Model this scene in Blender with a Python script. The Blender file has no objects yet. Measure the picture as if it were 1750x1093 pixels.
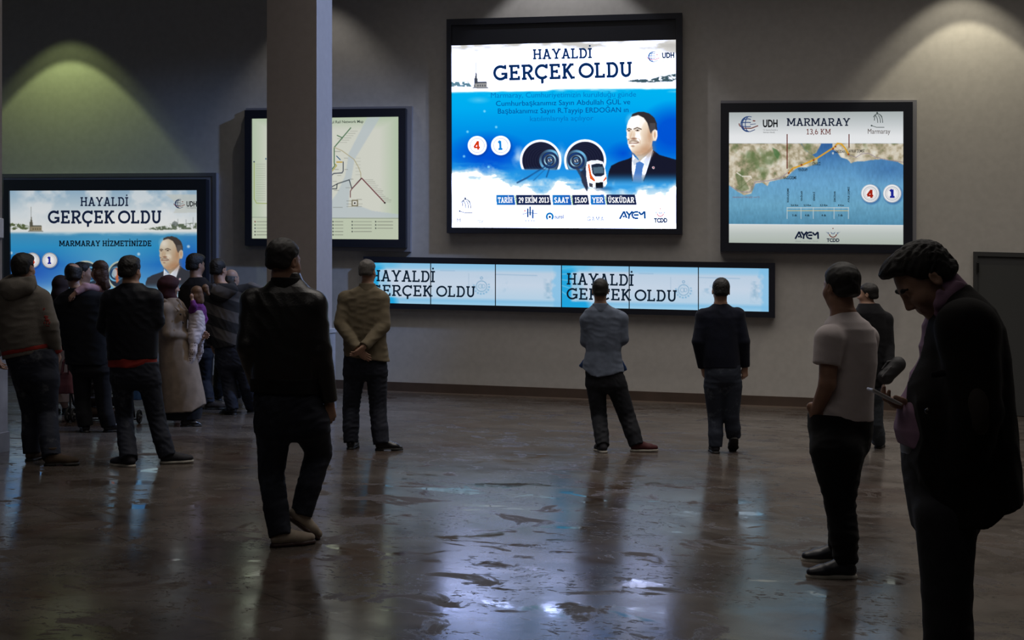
import bpy, math, random
import numpy as np
from mathutils import Vector, Matrix

# ------------------------------------------------------------------ camera, world, lights, exposure
SC = bpy.context.scene
COL = SC.collection
FPX = 1944.0                    # focal length in pixels of the 1750 px wide frame
YAW = math.radians(10.9)        # the camera looks a little left of the wall's normal
YLV = 515.0                     # image row of the camera's level
HCAM = 1.5
SLOPE = 0.0230                  # the hall floor falls gently along the wall
DW = 17.1                       # distance to the wall along the optical axis
SN, CS = math.sin(YAW), math.cos(YAW)
CAM = np.array([0.0, 0.0, HCAM])
FWD = np.array([-SN, CS, 0.0]); RGT = np.array([CS, SN, 0.0]); UPV = np.array([0.0, 0.0, 1.0])
YWALL = DW * CS

cam_d = bpy.data.cameras.new('camera'); cam_o = bpy.data.objects.new('camera', cam_d); COL.objects.link(cam_o)
cam_o.location = CAM.tolist(); cam_o.rotation_euler = (math.pi / 2, 0, YAW)
cam_d.sensor_width = 36.0; cam_d.lens = FPX * 36.0 / 1750.0
cam_d.shift_y = (YLV - 546.5) / 1750.0
cam_d.clip_end = 200
SC.camera = cam_o
SC.view_settings.view_transform = 'Standard'; SC.view_settings.look = 'None'
SC.view_settings.gamma = 1.0; SC.view_settings.use_curve_mapping = False
SC.view_settings.exposure = 0.0
w = bpy.data.worlds.new('hall_ambient'); SC.world = w; w.use_nodes = True
w.node_tree.nodes['Background'].inputs[0].default_value = (0.5, 0.5, 0.55, 1)
w.node_tree.nodes['Background'].inputs[1].default_value = 0.02

def ray(px, py):
    return FWD + RGT * ((px - 875.0) / FPX) + UPV * (-(py - YLV) / FPX)
def on_wall(px, py, off=0.0):
    r = ray(px, py); t = (YWALL - off) / r[1]
    return CAM + r * t
def floor_z(x): return -SLOPE * x
def on_floor(px, py):
    r = ray(px, py)                      # HCAM + rz t = -SLOPE * rx t
    t = -HCAM / (r[2] + SLOPE * r[0])
    return CAM + r * t

def area_light(name, loc, rot, size, power, color, size_y=None, spread=None):
    l = bpy.data.lights.new(name, 'AREA'); l.energy = power; l.color = color; l.size = size
    if size_y: l.shape = 'RECTANGLE'; l.size_y = size_y
    if spread: l.spread = spread
    o = bpy.data.objects.new(name, l); COL.objects.link(o); o.location = loc; o.rotation_euler = rot
    return o
def spot(name, loc, power, color, half, blend=0.12, radius=0.03, rot=(0, 0, 0)):
    l = bpy.data.lights.new(name, 'SPOT'); l.energy = power; l.color = color
    l.spot_size = 2 * half; l.spot_blend = blend; l.shadow_soft_size = radius
    o = bpy.data.objects.new(name, l); COL.objects.link(o); o.location = loc; o.rotation_euler = rot
    return o

ZCEIL = 8.0
def washer(name, apex, power, color, tan_half, height, blend=0.25):
    """A downlight on the ceiling whose cone meets the wall with its crest at the pixel APEX."""
    p = on_wall(*apex)
    z0 = height
    d = z0 * tan_half
    return spot(name, (p[0], YWALL - d, p[2] + z0), power, color, math.atan(tan_half), blend)
washer('downlight_green', (118, 100), 105, (0.80, 1.0, 0.40), 0.87, 1.1, 0.16)
washer('downlight_green_outer', (118, 66), 26, (0.80, 1.0, 0.40), 0.95, 0.95, 0.25)
washer('downlight_warm', (1650, 32), 120, (1.0, 0.92, 0.68), 0.82, 0.95, 0.18)
washer('downlight_warm_outer', (1640, -12), 70, (1.0, 0.93, 0.74), 0.92, 0.85, 0.3)
washer('downlight_middle', (965, -60), 120, (0.97, 0.97, 1.0), 0.93, 1.0, 0.25)
washer('downlight_column', (548, 5), 60, (1.0, 0.95, 0.88), 0.85, 1.0, 0.5)
# dim fill areas added high in the hall for its general brightness
area_light('hall_ceiling_fill', (1.5, 11.0, 7.9), (0, 0, 0), 13, 350, (1.0, 0.93, 0.86), 8, math.radians(110))
area_light('hall_rear_fill', (-3, 1.0, 7.0), (math.radians(45), 0, 0), 8, 32, (1.0, 0.92, 0.85), 3)
# added cool spot high up, an unseen source that turns the column's side blue
_p = A_col = on_floor(541, 704)
_src = Vector((_p[0] + 6.4, _p[1] + .35, 7.9)); _dst = Vector((_p[0], _p[1] + .25, 3.4))
_s = spot('column_side_fill', _src, 2100, (0.33, 0.52, 1.0), math.radians(27), 0.5, 0.15)
_s.rotation_euler = (_dst - _src).to_track_quat('-Z', 'Y').to_euler()

# ------------------------------------------------------------------ materials
MATS = {}
def lin(c):
    c = np.asarray(c, dtype=float)
    return np.where(c <= 0.04045, c / 12.92, ((c + 0.055) / 1.055) ** 2.4)
def rgb(r, g, b): return tuple(lin(np.array([r, g, b]) / 255.0))
def nm(name):
    m = bpy.data.materials.new(name); m.use_nodes = True
    nt = m.node_tree; b = nt.nodes['Principled BSDF']
    return m, nt, b
def N(nt, t, **kw):
    n = nt.nodes.new(t)
    for k, v in kw.items():
        if hasattr(n, k) and not k.startswith('i_'): setattr(n, k, v)
    return n
def setin(n, k, v): n.inputs[k].default_value = v
def plain(name, col, rough=0.6, metal=0.0, spec=0.5, bump=0.0, scale=200, vary=0.0):
    if name in MATS: return MATS[name]
    m, nt, b = nm(name)
    b.inputs['Base Color'].default_value = (*col, 1); b.inputs['Roughness'].default_value = rough
    b.inputs['Metallic'].default_value = metal; b.inputs['Specular IOR Level'].default_value = spec
    if bump or vary:
        tc = N(nt, 'ShaderNodeTexCoord'); nz = N(nt, 'ShaderNodeTexNoise'); setin(nz, 'Scale', scale); setin(nz, 'Detail', 4)
        nt.links.new(tc.outputs['Object'], nz.inputs['Vector'])
        if bump:
            bp = N(nt, 'ShaderNodeBump'); setin(bp, 'Strength', bump); setin(bp, 'Distance', 0.004)
            nt.links.new(nz.outputs['Fac'], bp.inputs['Height']); nt.links.new(bp.outputs['Normal'], b.inputs['Normal'])
        if vary:
            nz2 = N(nt, 'ShaderNodeTexNoise'); setin(nz2, 'Scale', scale * 0.05); setin(nz2, 'Detail', 3)
            nt.links.new(tc.outputs['Object'], nz2.inputs['Vector'])
            mx = N(nt, 'ShaderNodeMixRGB'); mx.blend_type = 'MULTIPLY'; setin(mx, 'Fac', 1.0)
            mr = N(nt, 'ShaderNodeMapRange'); setin(mr, 'From Min', .3); setin(mr, 'From Max', .7)
            setin(mr, 'To Min', 1 - vary); setin(mr, 'To Max', 1 + vary)
            nt.links.new(nz2.outputs['Fac'], mr.inputs['Value'])
            setin(mx, 'Color1', (*col, 1)); nt.links.new(mr.outputs['Result'], mx.inputs['Color2'])
            nt.links.new(mx.outputs['Color'], b.inputs['Base Color'])
    MATS[name] = m
    return m
def cloth(name, col, rough=0.85, bump=0.25, scale=260, vary=0.18, sheen=0.15):
    if name in MATS: return MATS[name]
    m = plain(name, col, rough, 0, 0.25, bump, scale, vary)
    b = m.node_tree.nodes['Principled BSDF']
    b.inputs['Sheen Weight'].default_value = sheen * .3; b.inputs['Specular IOR Level'].default_value = .16; b.inputs['Sheen Roughness'].default_value = 0.5
    return m
def denim(name, col, fade, lo=0.52, hi=0.72):
    if name in MATS: return MATS[name]
    m, nt, b = nm(name)
    tc = N(nt, 'ShaderNodeTexCoord'); nz = N(nt, 'ShaderNodeTexNoise'); setin(nz, 'Scale', 5.5); setin(nz, 'Detail', 5); setin(nz, 'Roughness', .65)
    nt.links.new(tc.outputs['Object'], nz.inputs['Vector'])
    rp = N(nt, 'ShaderNodeValToRGB'); rp.color_ramp.elements[0].position = lo; rp.color_ramp.elements[0].color = (*col, 1)
    rp.color_ramp.elements[1].position = hi; rp.color_ramp.elements[1].color = (*fade, 1)
    nt.links.new(nz.outputs['Fac'], rp.inputs['Fac']); nt.links.new(rp.outputs['Color'], b.inputs['Base Color'])
    n2 = N(nt, 'ShaderNodeTexNoise'); setin(n2, 'Scale', 320); nt.links.new(tc.outputs['Object'], n2.inputs['Vector'])
    bp = N(nt, 'ShaderNodeBump'); setin(bp, 'Strength', .25); setin(bp, 'Distance', .003)
    nt.links.new(n2.outputs['Fac'], bp.inputs['Height']); nt.links.new(bp.outputs['Normal'], b.inputs['Normal'])
    b.inputs['Roughness'].default_value = .8; b.inputs['Specular IOR Level'].default_value = .3
    MATS[name] = m
    return m
def emit(name, col, strength=1.0):
    if name in MATS: return MATS[name]
    m = bpy.data.materials.new(name); m.use_nodes = True; nt = m.node_tree; nt.nodes.clear()
    e = N(nt, 'ShaderNodeEmission'); o = N(nt, 'ShaderNodeOutputMaterial')
    setin(e, 'Color', (*col, 1)); setin(e, 'Strength', strength)
    nt.links.new(e.outputs[0], o.inputs['Surface']); MATS[name] = m
    return m
def emit_print(name, strength):
    m = bpy.data.materials.new(name); m.use_nodes = True; nt = m.node_tree; nt.nodes.clear()
    a = N(nt, 'ShaderNodeAttribute', attribute_name='print')
    e = N(nt, 'ShaderNodeEmission'); o = N(nt, 'ShaderNodeOutputMaterial'); setin(e, 'Strength', strength)
    nt.links.new(a.outputs['Color'], e.inputs['Color']); nt.links.new(e.outputs[0], o.inputs['Surface'])
    return m

# ------------------------------------------------------------------ object helpers
def mesh_obj(name, verts, faces, mat=None, parent=None, smooth=False):
    me = bpy.data.meshes.new(name)
    me.from_pydata([tuple(map(float, v)) for v in verts], [], [tuple(map(int, f)) for f in faces])
    me.update()
    return link_mesh(name, me, mat, parent, smooth)
def link_mesh(name, me, mat=None, parent=None, smooth=False):
    if mat is not None:
        for m in (mat if isinstance(mat, (list, tuple)) else [mat]): me.materials.append(m)
    if smooth: me.polygons.foreach_set('use_smooth', [True] * len(me.polygons))
    o = bpy.data.objects.new(name, me); COL.objects.link(o)
    if parent is not None: o.parent = parent
    return o
def tag(o, label=None, cat=None, group=None, kind=None):
    if label: o['label'] = label
    if cat: o['category'] = cat
    if group: o['group'] = group
    if kind: o['kind'] = kind
    return o
def empty(name, loc, rz=0.0):
    o = bpy.data.objects.new(name, None); o.empty_display_size = 0.1; COL.objects.link(o)
    o.location = tuple(map(float, loc)); o.rotation_euler = (0, 0, rz)
    return o
def box_vf(lo, hi):
    x0, y0, z0 = lo; x1, y1, z1 = hi
    v = [(x0,y0,z0),(x1,y0,z0),(x1,y1,z0),(x0,y1,z0),(x0,y0,z1),(x1,y0,z1),(x1,y1,z1),(x0,y1,z1)]
    f = [(0,3,2,1),(4,5,6,7),(0,1,5,4),(1,2,6,5),(2,3,7,6),(3,0,4,7)]
    return v, f
def box(name, lo, hi, mat, parent=None, bevel=0.0):
    v, f = box_vf(lo, hi)
    o = mesh_obj(name, v, f, mat, parent)
    if bevel:
        b = o.modifiers.new('b', 'BEVEL'); b.width = bevel; b.segments = 2
    return o
def slab_quad(q, off0, off1):
    """A slab on the back wall whose four corners are photo points, between two distances from the wall."""
    fr = [on_wall(x, y, off1) for x, y in q]
    bk = [np.array([p[0], YWALL - off0, p[2]]) for p in fr]
    v = fr + bk
    f = [(0,3,2,1),(4,5,6,7),(0,1,5,4),(1,2,6,5),(2,3,7,6),(3,0,4,7)]
    return v, f
def frame_vf(outer, inner, off0, off1, off_in=None):
    """A picture frame: OUTER and INNER quads (TL,TR,BR,BL photo points) seen at distance OFF1 from the wall."""
    if off_in is None: off_in = off0
    of = [on_wall(x, y, off1) for x, y in outer]; nf = [on_wall(x, y, off1) for x, y in inner]
    ob = [np.array([p[0], YWALL - off0, p[2]]) for p in of]; nb = [np.array([p[0], YWALL - off_in, p[2]]) for p in nf]
    v = of + nf + ob + nb; f = []
    for i in range(4):
        j = (i + 1) % 4
        f += [(i, 4+i, 4+j, j), (i, j, 8+j, 8+i), (4+i, 12+i, 12+j, 4+j), (8+i, 8+j, 12+j, 12+i)]
    return v, f

# ------------------------------------------------------------------ the setting
def floor_material():
    m, nt, b = nm('wet_stone_floor'); L = nt.links
    tc = N(nt, 'ShaderNodeTexCoord')
    def mapped(scale, rot=0.0, loc=(0, 0, 0)):
        mp = N(nt, 'ShaderNodeMapping'); setin(mp, 'Scale', scale); setin(mp, 'Rotation', (0, 0, rot)); setin(mp, 'Location', loc)
        L.new(tc.outputs['Object'], mp.inputs['Vector']); return mp.outputs['Vector']
    def noise(vec, scale, detail=4, rough=.55, dist=0.0):
        n = N(nt, 'ShaderNodeTexNoise'); setin(n, 'Scale', scale); setin(n, 'Detail', detail); setin(n, 'Roughness', rough); setin(n, 'Distortion', dist)
        L.new(vec, n.inputs['Vector']); return n.outputs['Fac']
    def rng(v, a, c, d=0.0, e=1.0):
        r = N(nt, 'ShaderNodeMapRange'); setin(r, 'From Min', a); setin(r, 'From Max', c); setin(r, 'To Min', d); setin(r, 'To Max', e)
        L.new(v, r.inputs['Value']); return r.outputs['Result']
    def math_(op, a, c):
        n = N(nt, 'ShaderNodeMath', operation=op)
        for i, x in enumerate((a, c)):
            if isinstance(x, (int, float)): n.inputs[i].default_value = x
            else: L.new(x, n.inputs[i])
        return n.outputs[0]
    def mixc(f, c1, c2, mode='MIX'):
        n = N(nt, 'ShaderNodeMixRGB'); n.blend_type = mode
        for k, x in (('Fac', f), ('Color1', c1), ('Color2', c2)):
            if isinstance(x, (int, float)): n.inputs[k].default_value = x
            elif isinstance(x, tuple): n.inputs[k].default_value = (*x, 1)
            else: L.new(x, n.inputs[k])
        return n.outputs['Color']
    v1 = mapped((1, 1, 1)); vs = mapped((0.75, 1.1, 1), 0.1); vp = mapped((1.0, 1.0, 1), 0.2, (3.7, 1.9, 0))
    streak = noise(vs, 1.6, 6, .62, .4)
    fine = noise(v1, 9, 6, .7)
    col = mixc(rng(streak, .38, .66), (0.036, 0.027, 0.022), (0.115, 0.101, 0.09))
    col = mixc(rng(fine, .35, .7, 0, .5), col, (0.135, 0.112, 0.093))
    red = noise(vp, 1.1, 5, .6, .6)
    col = mixc(rng(red, .52, .68, 0, .55), col, (0.07, 0.038, 0.028))
    # puddles: smooth water
    pud = rng(noise(mapped((.8, 1.15, 1), .1, (3.7, 1.9, 0)), 2.3, 5, .55, .7), .585, .635)
    dry = rng(noise(mapped((1, 1.3, 1), -.2, (9, 4, 2)), 2.3, 6, .62, .7), .565, .62)
    # pits and cracks
    pits = math_('MULTIPLY', rng(noise(mapped((.7, 1.2, 1)), 24, 5, .7, .8), .57, .64), rng(noise(vp, 1.6, 3, .5), .47, .56))
    col = mixc(pits, col, (0.006, 0.005, 0.006))
    br = N(nt, 'ShaderNodeTexBrick'); L.new(mapped((1, 1, 1), 0.62), br.inputs['Vector'])
    br.offset = 0.5; setin(br, 'Scale', 1.0); setin(br, 'Mortar Size', .004); setin(br, 'Brick Width', 1.5); setin(br, 'Row Height', 1.5)
    joint = br.outputs['Fac']
    col = mixc(math_('MULTIPLY', joint, .6), col, (0.012, 0.010, 0.009))
    col = mixc(math_('MULTIPLY', dry, .75), col, (0.030, 0.018, 0.012))
    L.new(col, b.inputs['Base Color'])
    rough = rng(noise(vs, 3.3, 4, .6), .3, .7, .12, .22)
    r2 = N(nt, 'ShaderNodeMix'); r2.data_type = 'FLOAT'
    L.new(pud, r2.inputs[0]); L.new(rough, r2.inputs[2]); r2.inputs[3].default_value = .045
    r3 = N(nt, 'ShaderNodeMix'); r3.data_type = 'FLOAT'
    L.new(dry, r3.inputs[0]); L.new(r2.outputs[0], r3.inputs[2]); r3.inputs[3].default_value = .6
    r4 = math_('ADD', r3.outputs[0], math_('MULTIPLY', pits, .4))
    L.new(r4, b.inputs['Roughness'])
    h = math_('ADD', math_('MULTIPLY', noise(v1, 14, 5, .65), .7), math_('MULTIPLY', noise(v1, 2.2, 2, .5), 1.6))
    h = math_('SUBTRACT', h, math_('MULTIPLY', pits, .9))
    bp = N(nt, 'ShaderNodeBump'); setin(bp, 'Distance', .004)
    st = math_('MULTIPLY', math_('SUBTRACT', 1.0, math_('MULTIPLY', pud, .85)), .13)
    L.new(st, bp.inputs['Strength']); L.new(h, bp.inputs['Height']); L.new(bp.outputs['Normal'], b.inputs['Normal'])
    b.inputs['IOR'].default_value = 1.5
    b.inputs['Specular IOR Level'].default_value = 0.5
    return m

X0, X1, Y0 = -13.0, 13.0, -7.0
fv = [(X0, Y0, floor_z(X0)), (X1, Y0, floor_z(X1)), (X1, YWALL + .2, floor_z(X1)), (X0, YWALL + .2, floor_z(X0))]
fv = fv + [(x, y, z - .2) for x, y, z in fv]
tag(mesh_obj('floor', fv, [(0,1,2,3),(7,6,5,4),(0,4,5,1),(1,5,6,2),(2,6,7,3),(3,7,4,0)], floor_material()), kind='structure')
WALLM = plain('wall_paint', (0.50, 0.478, 0.452), .75, 0, .3, .12, 220, .05)
tag(box('wall_back', (X0, YWALL, -.5), (X1, YWALL + .2, ZCEIL), WALLM), kind='structure')
tag(box('wall_left', (X0 - .2, Y0, -.5), (X0, YWALL + .2, ZCEIL), WALLM), kind='structure')
tag(box('wall_right', (X1, Y0, -.5), (X1 + .2, YWALL + .2, ZCEIL), WALLM), kind='structure')
tag(box('wall_front', (X0, Y0 - .2, -.5), (X1, Y0, ZCEIL), WALLM), kind='structure')
tag(box('ceiling', (X0, Y0, ZCEIL), (X1, YWALL + .2, ZCEIL + .2), plain('ceiling_paint', (.12, .115, .11), .9)), kind='structure')

xd = on_wall(1663, 600)[0]; xd2 = on_wall(1786, 600)[0]
BASEM = plain('baseboard_stone', (0.085, 0.058, 0.045), .45, 0, .4, .1, 60, .15)
def strip(name, xa, xb, z0, z1, th, mat):
    v = []
    for y in (YWALL - th, YWALL):
        for x, z in ((xa, z0), (xb, z0), (xb, z1), (xa, z1)): v.append((x, y, floor_z(x) + z))
    f = [(0,1,2,3),(7,6,5,4),(0,4,5,1),(1,5,6,2),(2,6,7,3),(3,7,4,0)]
    return tag(mesh_obj(name, v, f, mat), kind='structure')
strip('baseboard_back', X0, xd, 0.0, .152, .03, BASEM)
strip('trim_1', X0, xd, 0.0, .014, .05, plain('grout_bead', (.20, .15, .12), .6))
# the metal door at the right end of the wall
DOORM = plain('door_metal', (0.060, 0.062, 0.062), .5, .0, .4, .06, 120)
zb0, zb1 = floor_z(xd), floor_z(xd2); zt = on_wall(1664, 430)[2]; zt2 = on_wall(1786, 433)[2]
v = []
for y in (YWALL - .03, YWALL):
    v += [(xd + .05, y, zb0 + .01), (xd2 - .05, y, zb1 + .01), (xd2 - .05, y, zt2 - .06), (xd + .05, y, zt - .06)]
BF = [(0,1,2,3),(7,6,5,4),(0,4,5,1),(1,5,6,2),(2,6,7,3),(3,7,4,0)]
door = tag(mesh_obj('door_1', v, BF, DOORM), kind='structure')
v = []
for y in (YWALL - .05, YWALL):
    v += [(xd, y, zb0), (xd2, y, zb1), (xd2, y, zt2), (xd, y, zt), (xd + .05, y, zb0), (xd2 - .05, y, zb1), (xd2 - .05, y, zt2 - .06), (xd + .05, y, zt - .06)]
f = []
for i, j in ((1, 2), (2, 3), (3, 0)):
    f += [(i, j, 4 + j, 4 + i), (8 + j, 8 + i, 12 + i, 12 + j), (i, 8 + i, 8 + j, j), (4 + i, 4 + j, 12 + j, 12 + i)]
mesh_obj('door_frame', v, f, plain('door_frame_metal', (.045, .046, .047), .5), door)
for hz in (.35, 1.2, 1.98):
    h_ = box('hinge', (xd + .035, YWALL - .075, zb0 + hz), (xd + .065, YWALL - .045, zb0 + hz + .14), plain('hinge_metal', (.02, .02, .02), .4, .6), door, .006)

# ------------------------------------------------------------------ columns
COLM = plain('column_paint', (0.30, 0.265, 0.25), .7, 0, .3, .1, 200, .04)
WAINM = plain('column_stone', (0.26, 0.26, 0.28), .45, 0, .5, .1, 90, .25)
def column(name, xl, xr, yf, yb):
    zb = floor_z((xl + xr) / 2)
    o = box(name, (xl, yf, zb + 1.0), (xr, yb, ZCEIL), COLM)
    tag(o, kind='structure')
    e = .035
    box('trim', (xl - e, yf - e, zb - .05), (xr + e, yb + e, zb + .97), WAINM, o, .004)
    box('ledge', (xl - e - .012, yf - e - .012, zb + .97), (xr + e + .012, yb + e + .012, zb + 1.03), plain('ledge_stone', (.30, .30, .32), .5, 0, .5, .1, 90, .2), o, .006)
    box('plinth', (xl - e - .012, yf - e - .012, zb - .05), (xr + e + .012, yb + e + .012, zb + .17), plain('plinth_stone', (.2, .2, .21), .45, 0, .5, .1, 90, .2), o, .006)
    return o
p = on_floor(541, 704); xr = p[0]; yf = p[1]
r = ray(456, 546); xl = r[0] * (yf / r[1])
r = ray(567.5, 546); yb = xr / r[0] * r[1]
column('column_1', xl, xr, yf, yb)
CW = xr - xl; CD = yb - yf
r = ray(3.5, 700); pb = on_floor(6, 770); xr2 = pb[0]; yb2 = xr2 / r[0] * r[1]
c2 = column('column_2', xr2 - CW, xr2, yb2 - CD, yb2)
q = CAM + ray(4, 390) * (yb2 / ray(4, 390)[1])
box('switch_box', (xr2 - .004, yb2 - .10, q[2] - .09), (xr2 + .02, yb2, q[2] + .09), plain('white_plastic', (.6, .6, .62), .5), c2, .008)

# ------------------------------------------------------------------ prints and lettering
def quad_px(q, u, v):
    """TL,TR,BR,BL; u right, v down."""
    q = np.array(q, float)
    return ((1-u)*(1-v))[..., None]*q[0] + (u*(1-v))[..., None]*q[1] + (u*v)[..., None]*q[2] + ((1-u)*v)[..., None]*q[3]
def wall_pts(px, off):
    r = FWD[None] + RGT[None] * ((px[:, 0:1] - 875) / FPX) + UPV[None] * (-(px[:, 1:2] - YLV) / FPX)
    return CAM[None] + r * ((YWALL - off) / r[:, 1:2])
class Print:
    """A printed sheet: a fine grid over a quad of photo points, painted in colour."""
    def __init__(s, quad, nx, ny, base=(240, 240, 238), seed=1):
        s.q = quad; s.nx, s.ny = nx, ny
        u, v = np.meshgrid(np.linspace(0, 1, nx), np.linspace(0, 1, ny))
        s.P = quad_px(quad, u, v); s.X = s.P[..., 0]; s.Y = s.P[..., 1]; s.U = u; s.V = v
        s.C = np.zeros((ny, nx, 3)) + np.array(base, float) / 255; s.rs = np.random.RandomState(seed)
    def put(s, m, col, a=1.0):
        m = np.clip(m, 0, 1)[..., None] * a
        col = np.array(col, float) / 255 if not (isinstance(col, np.ndarray) and col.ndim == 3) else col
        s.C = s.C * (1 - m) + col * m
    def soft(s, m, n=1):
        m = m.astype(float)
        for _ in range(n):
            p_ = np.pad(m, 1, mode='edge')
            m = (p_[1:-1, 1:-1] * 2 + p_[:-2, 1:-1] + p_[2:, 1:-1] + p_[1:-1, :-2] + p_[1:-1, 2:]) / 6
        return m
    def poly(s, pts, col=None, a=1.0, n=1):
        m = np.zeros(s.X.shape, bool); k = len(pts)
        for i in range(k):
            x0, y0 = pts[i]; x1, y1 = pts[(i + 1) % k]
            if y0 == y1: continue
            c = ((s.Y >= y0) != (s.Y >= y1)) & (s.X < x0 + (s.Y - y0) * (x1 - x0) / (y1 - y0)); m ^= c
        m = s.soft(m, n)
        if col is not None: s.put(m, col, a)
        return m
    def ell(s, cx, cy, rx, ry, col=None, a=1.0, soft=.1):
        d = np.sqrt(((s.X - cx) / rx) ** 2 + ((s.Y - cy) / ry) ** 2)
        m = np.clip((1 + soft / 2 - d) / soft, 0, 1)
        if col is not None: s.put(m, col, a)
        return m
    def ring(s, cx, cy, r, w_, col, a=1.0, soft=.6, ry=1.0):
        d = np.abs(np.hypot(s.X - cx, (s.Y - cy) / ry) - r)
        m = np.clip((w_ / 2 + soft / 2 - d) / soft, 0, 1); s.put(m, col, a); return m
    def line(s, pts, w_, col, a=1.0, soft=.7):
        m = np.zeros(s.X.shape)
        for (x0, y0), (x1, y1) in zip(pts, pts[1:]):
            dx, dy = x1 - x0, y1 - y0; L2 = dx*dx + dy*dy + 1e-9
            t = np.clip(((s.X - x0) * dx + (s.Y - y0) * dy) / L2, 0, 1)
            d = np.hypot(s.X - x0 - t * dx, s.Y - y0 - t * dy)
            m = np.maximum(m, np.clip((w_ / 2 + soft / 2 - d) / soft, 0, 1))
        s.put(m, col, a); return m
    def fbm(s, sx, sy, octs=4, seed=0):
        rs = np.random.RandomState(seed); out = 0; amp = .5; x = s.X / sx; y = s.Y / sy
        for o in range(octs):
            g = rs.rand(64, 64); xi = np.floor(x).astype(int); yi = np.floor(y).astype(int); fx = x - xi; fy = y - yi
            fx = fx*fx*(3-2*fx); fy = fy*fy*(3-2*fy)
            a_ = g[yi % 64, xi % 64]; b_ = g[yi % 64, (xi+1) % 64]; c_ = g[(yi+1) % 64, xi % 64]; d_ = g[(yi+1) % 64, (xi+1) % 64]
            out = out + amp * (a_*(1-fx)*(1-fy) + b_*fx*(1-fy) + c_*(1-fx)*fy + d_*fx*fy); amp *= .5; x = x * 2.03; y = y * 2.03
        return out / (1 - .5 ** octs)
    def ramp(s, t, stops):
        xs = [a for a, _ in stops]; c = np.array([b for _, b in stops], float) / 255
        return np.stack([np.interp(t, xs, c[:, i]) for i in range(3)], -1)
    def build(s, name, off, mat, parent, glare=None):
        pts = wall_pts(s.P.reshape(-1, 2), off)
        idx = np.arange(s.nx * s.ny).reshape(s.ny, s.nx)
        f = np.stack([idx[:-1, :-1], idx[1:, :-1], idx[1:, 1:], idx[:-1, 1:]], -1).reshape(-1, 4)
        me = bpy.data.meshes.new(name)
        me.vertices.add(len(pts)); me.vertices.foreach_set('co', pts.astype(np.float32).ravel())
        me.loops.add(f.size); me.loops.foreach_set('vertex_index', f.astype(np.int32).ravel())
        me.polygons.add(len(f)); me.polygons.foreach_set('loop_start', np.arange(0, f.size, 4, dtype=np.int32))
        me.update(calc_edges=True)
        at = me.color_attributes.new('print', 'FLOAT_COLOR', 'POINT')
        c = np.ones((len(pts), 4), np.float32); c[:, :3] = lin(np.clip(s.C.reshape(-1, 3), 0, 1))
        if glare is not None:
            g = np.clip((c[:, :3].min(1) - .62) / .3, 0, 1); gw = .17 + 1.1 * np.clip(1 - np.abs(s.Y.ravel() - 312) / 22, 0, 1) + .6 * np.clip((s.Y.ravel() - 380) / 6, 0, 1); c[:, :3] *= 1 + (g * gw)[:, None] * np.array(glare)  # extra glow put into near-white tones, in row bands, for the floor reflection
        at.data.foreach_set('color', c.ravel())
        return link_mesh(name, me, mat, parent)

# a slab-serif alphabet drawn with strokes (cap height 1)
def _bar(x0, y0, x1, y1, w_):
    dx, dy = x1 - x0, y1 - y0; L = math.hypot(dx, dy) or 1; nx, ny = -dy / L * w_ / 2, dx / L * w_ / 2
    return [(x0+nx, y0+ny), (x0-nx, y0-ny), (x1-nx, y1-ny), (x1+nx, y1+ny)]
def _arc(cx, cy, rx, ry, a0, a1, w_, n=18):
    out = []; h = w_ / 2
    for i in range(n):
        A = math.radians(a0 + (a1 - a0) * i / n); B = math.radians(a0 + (a1 - a0) * (i + 1) / n)
        out.append([(cx+(rx+h)*math.cos(A), cy+(ry+h)*math.sin(A)), (cx+(rx-h)*math.cos(A), cy+(ry-h)*math.sin(A)),
                    (cx+(rx-h)*math.cos(B), cy+(ry-h)*math.sin(B)), (cx+(rx+h)*math.cos(B), cy+(ry+h)*math.sin(B))])
    return out
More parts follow.
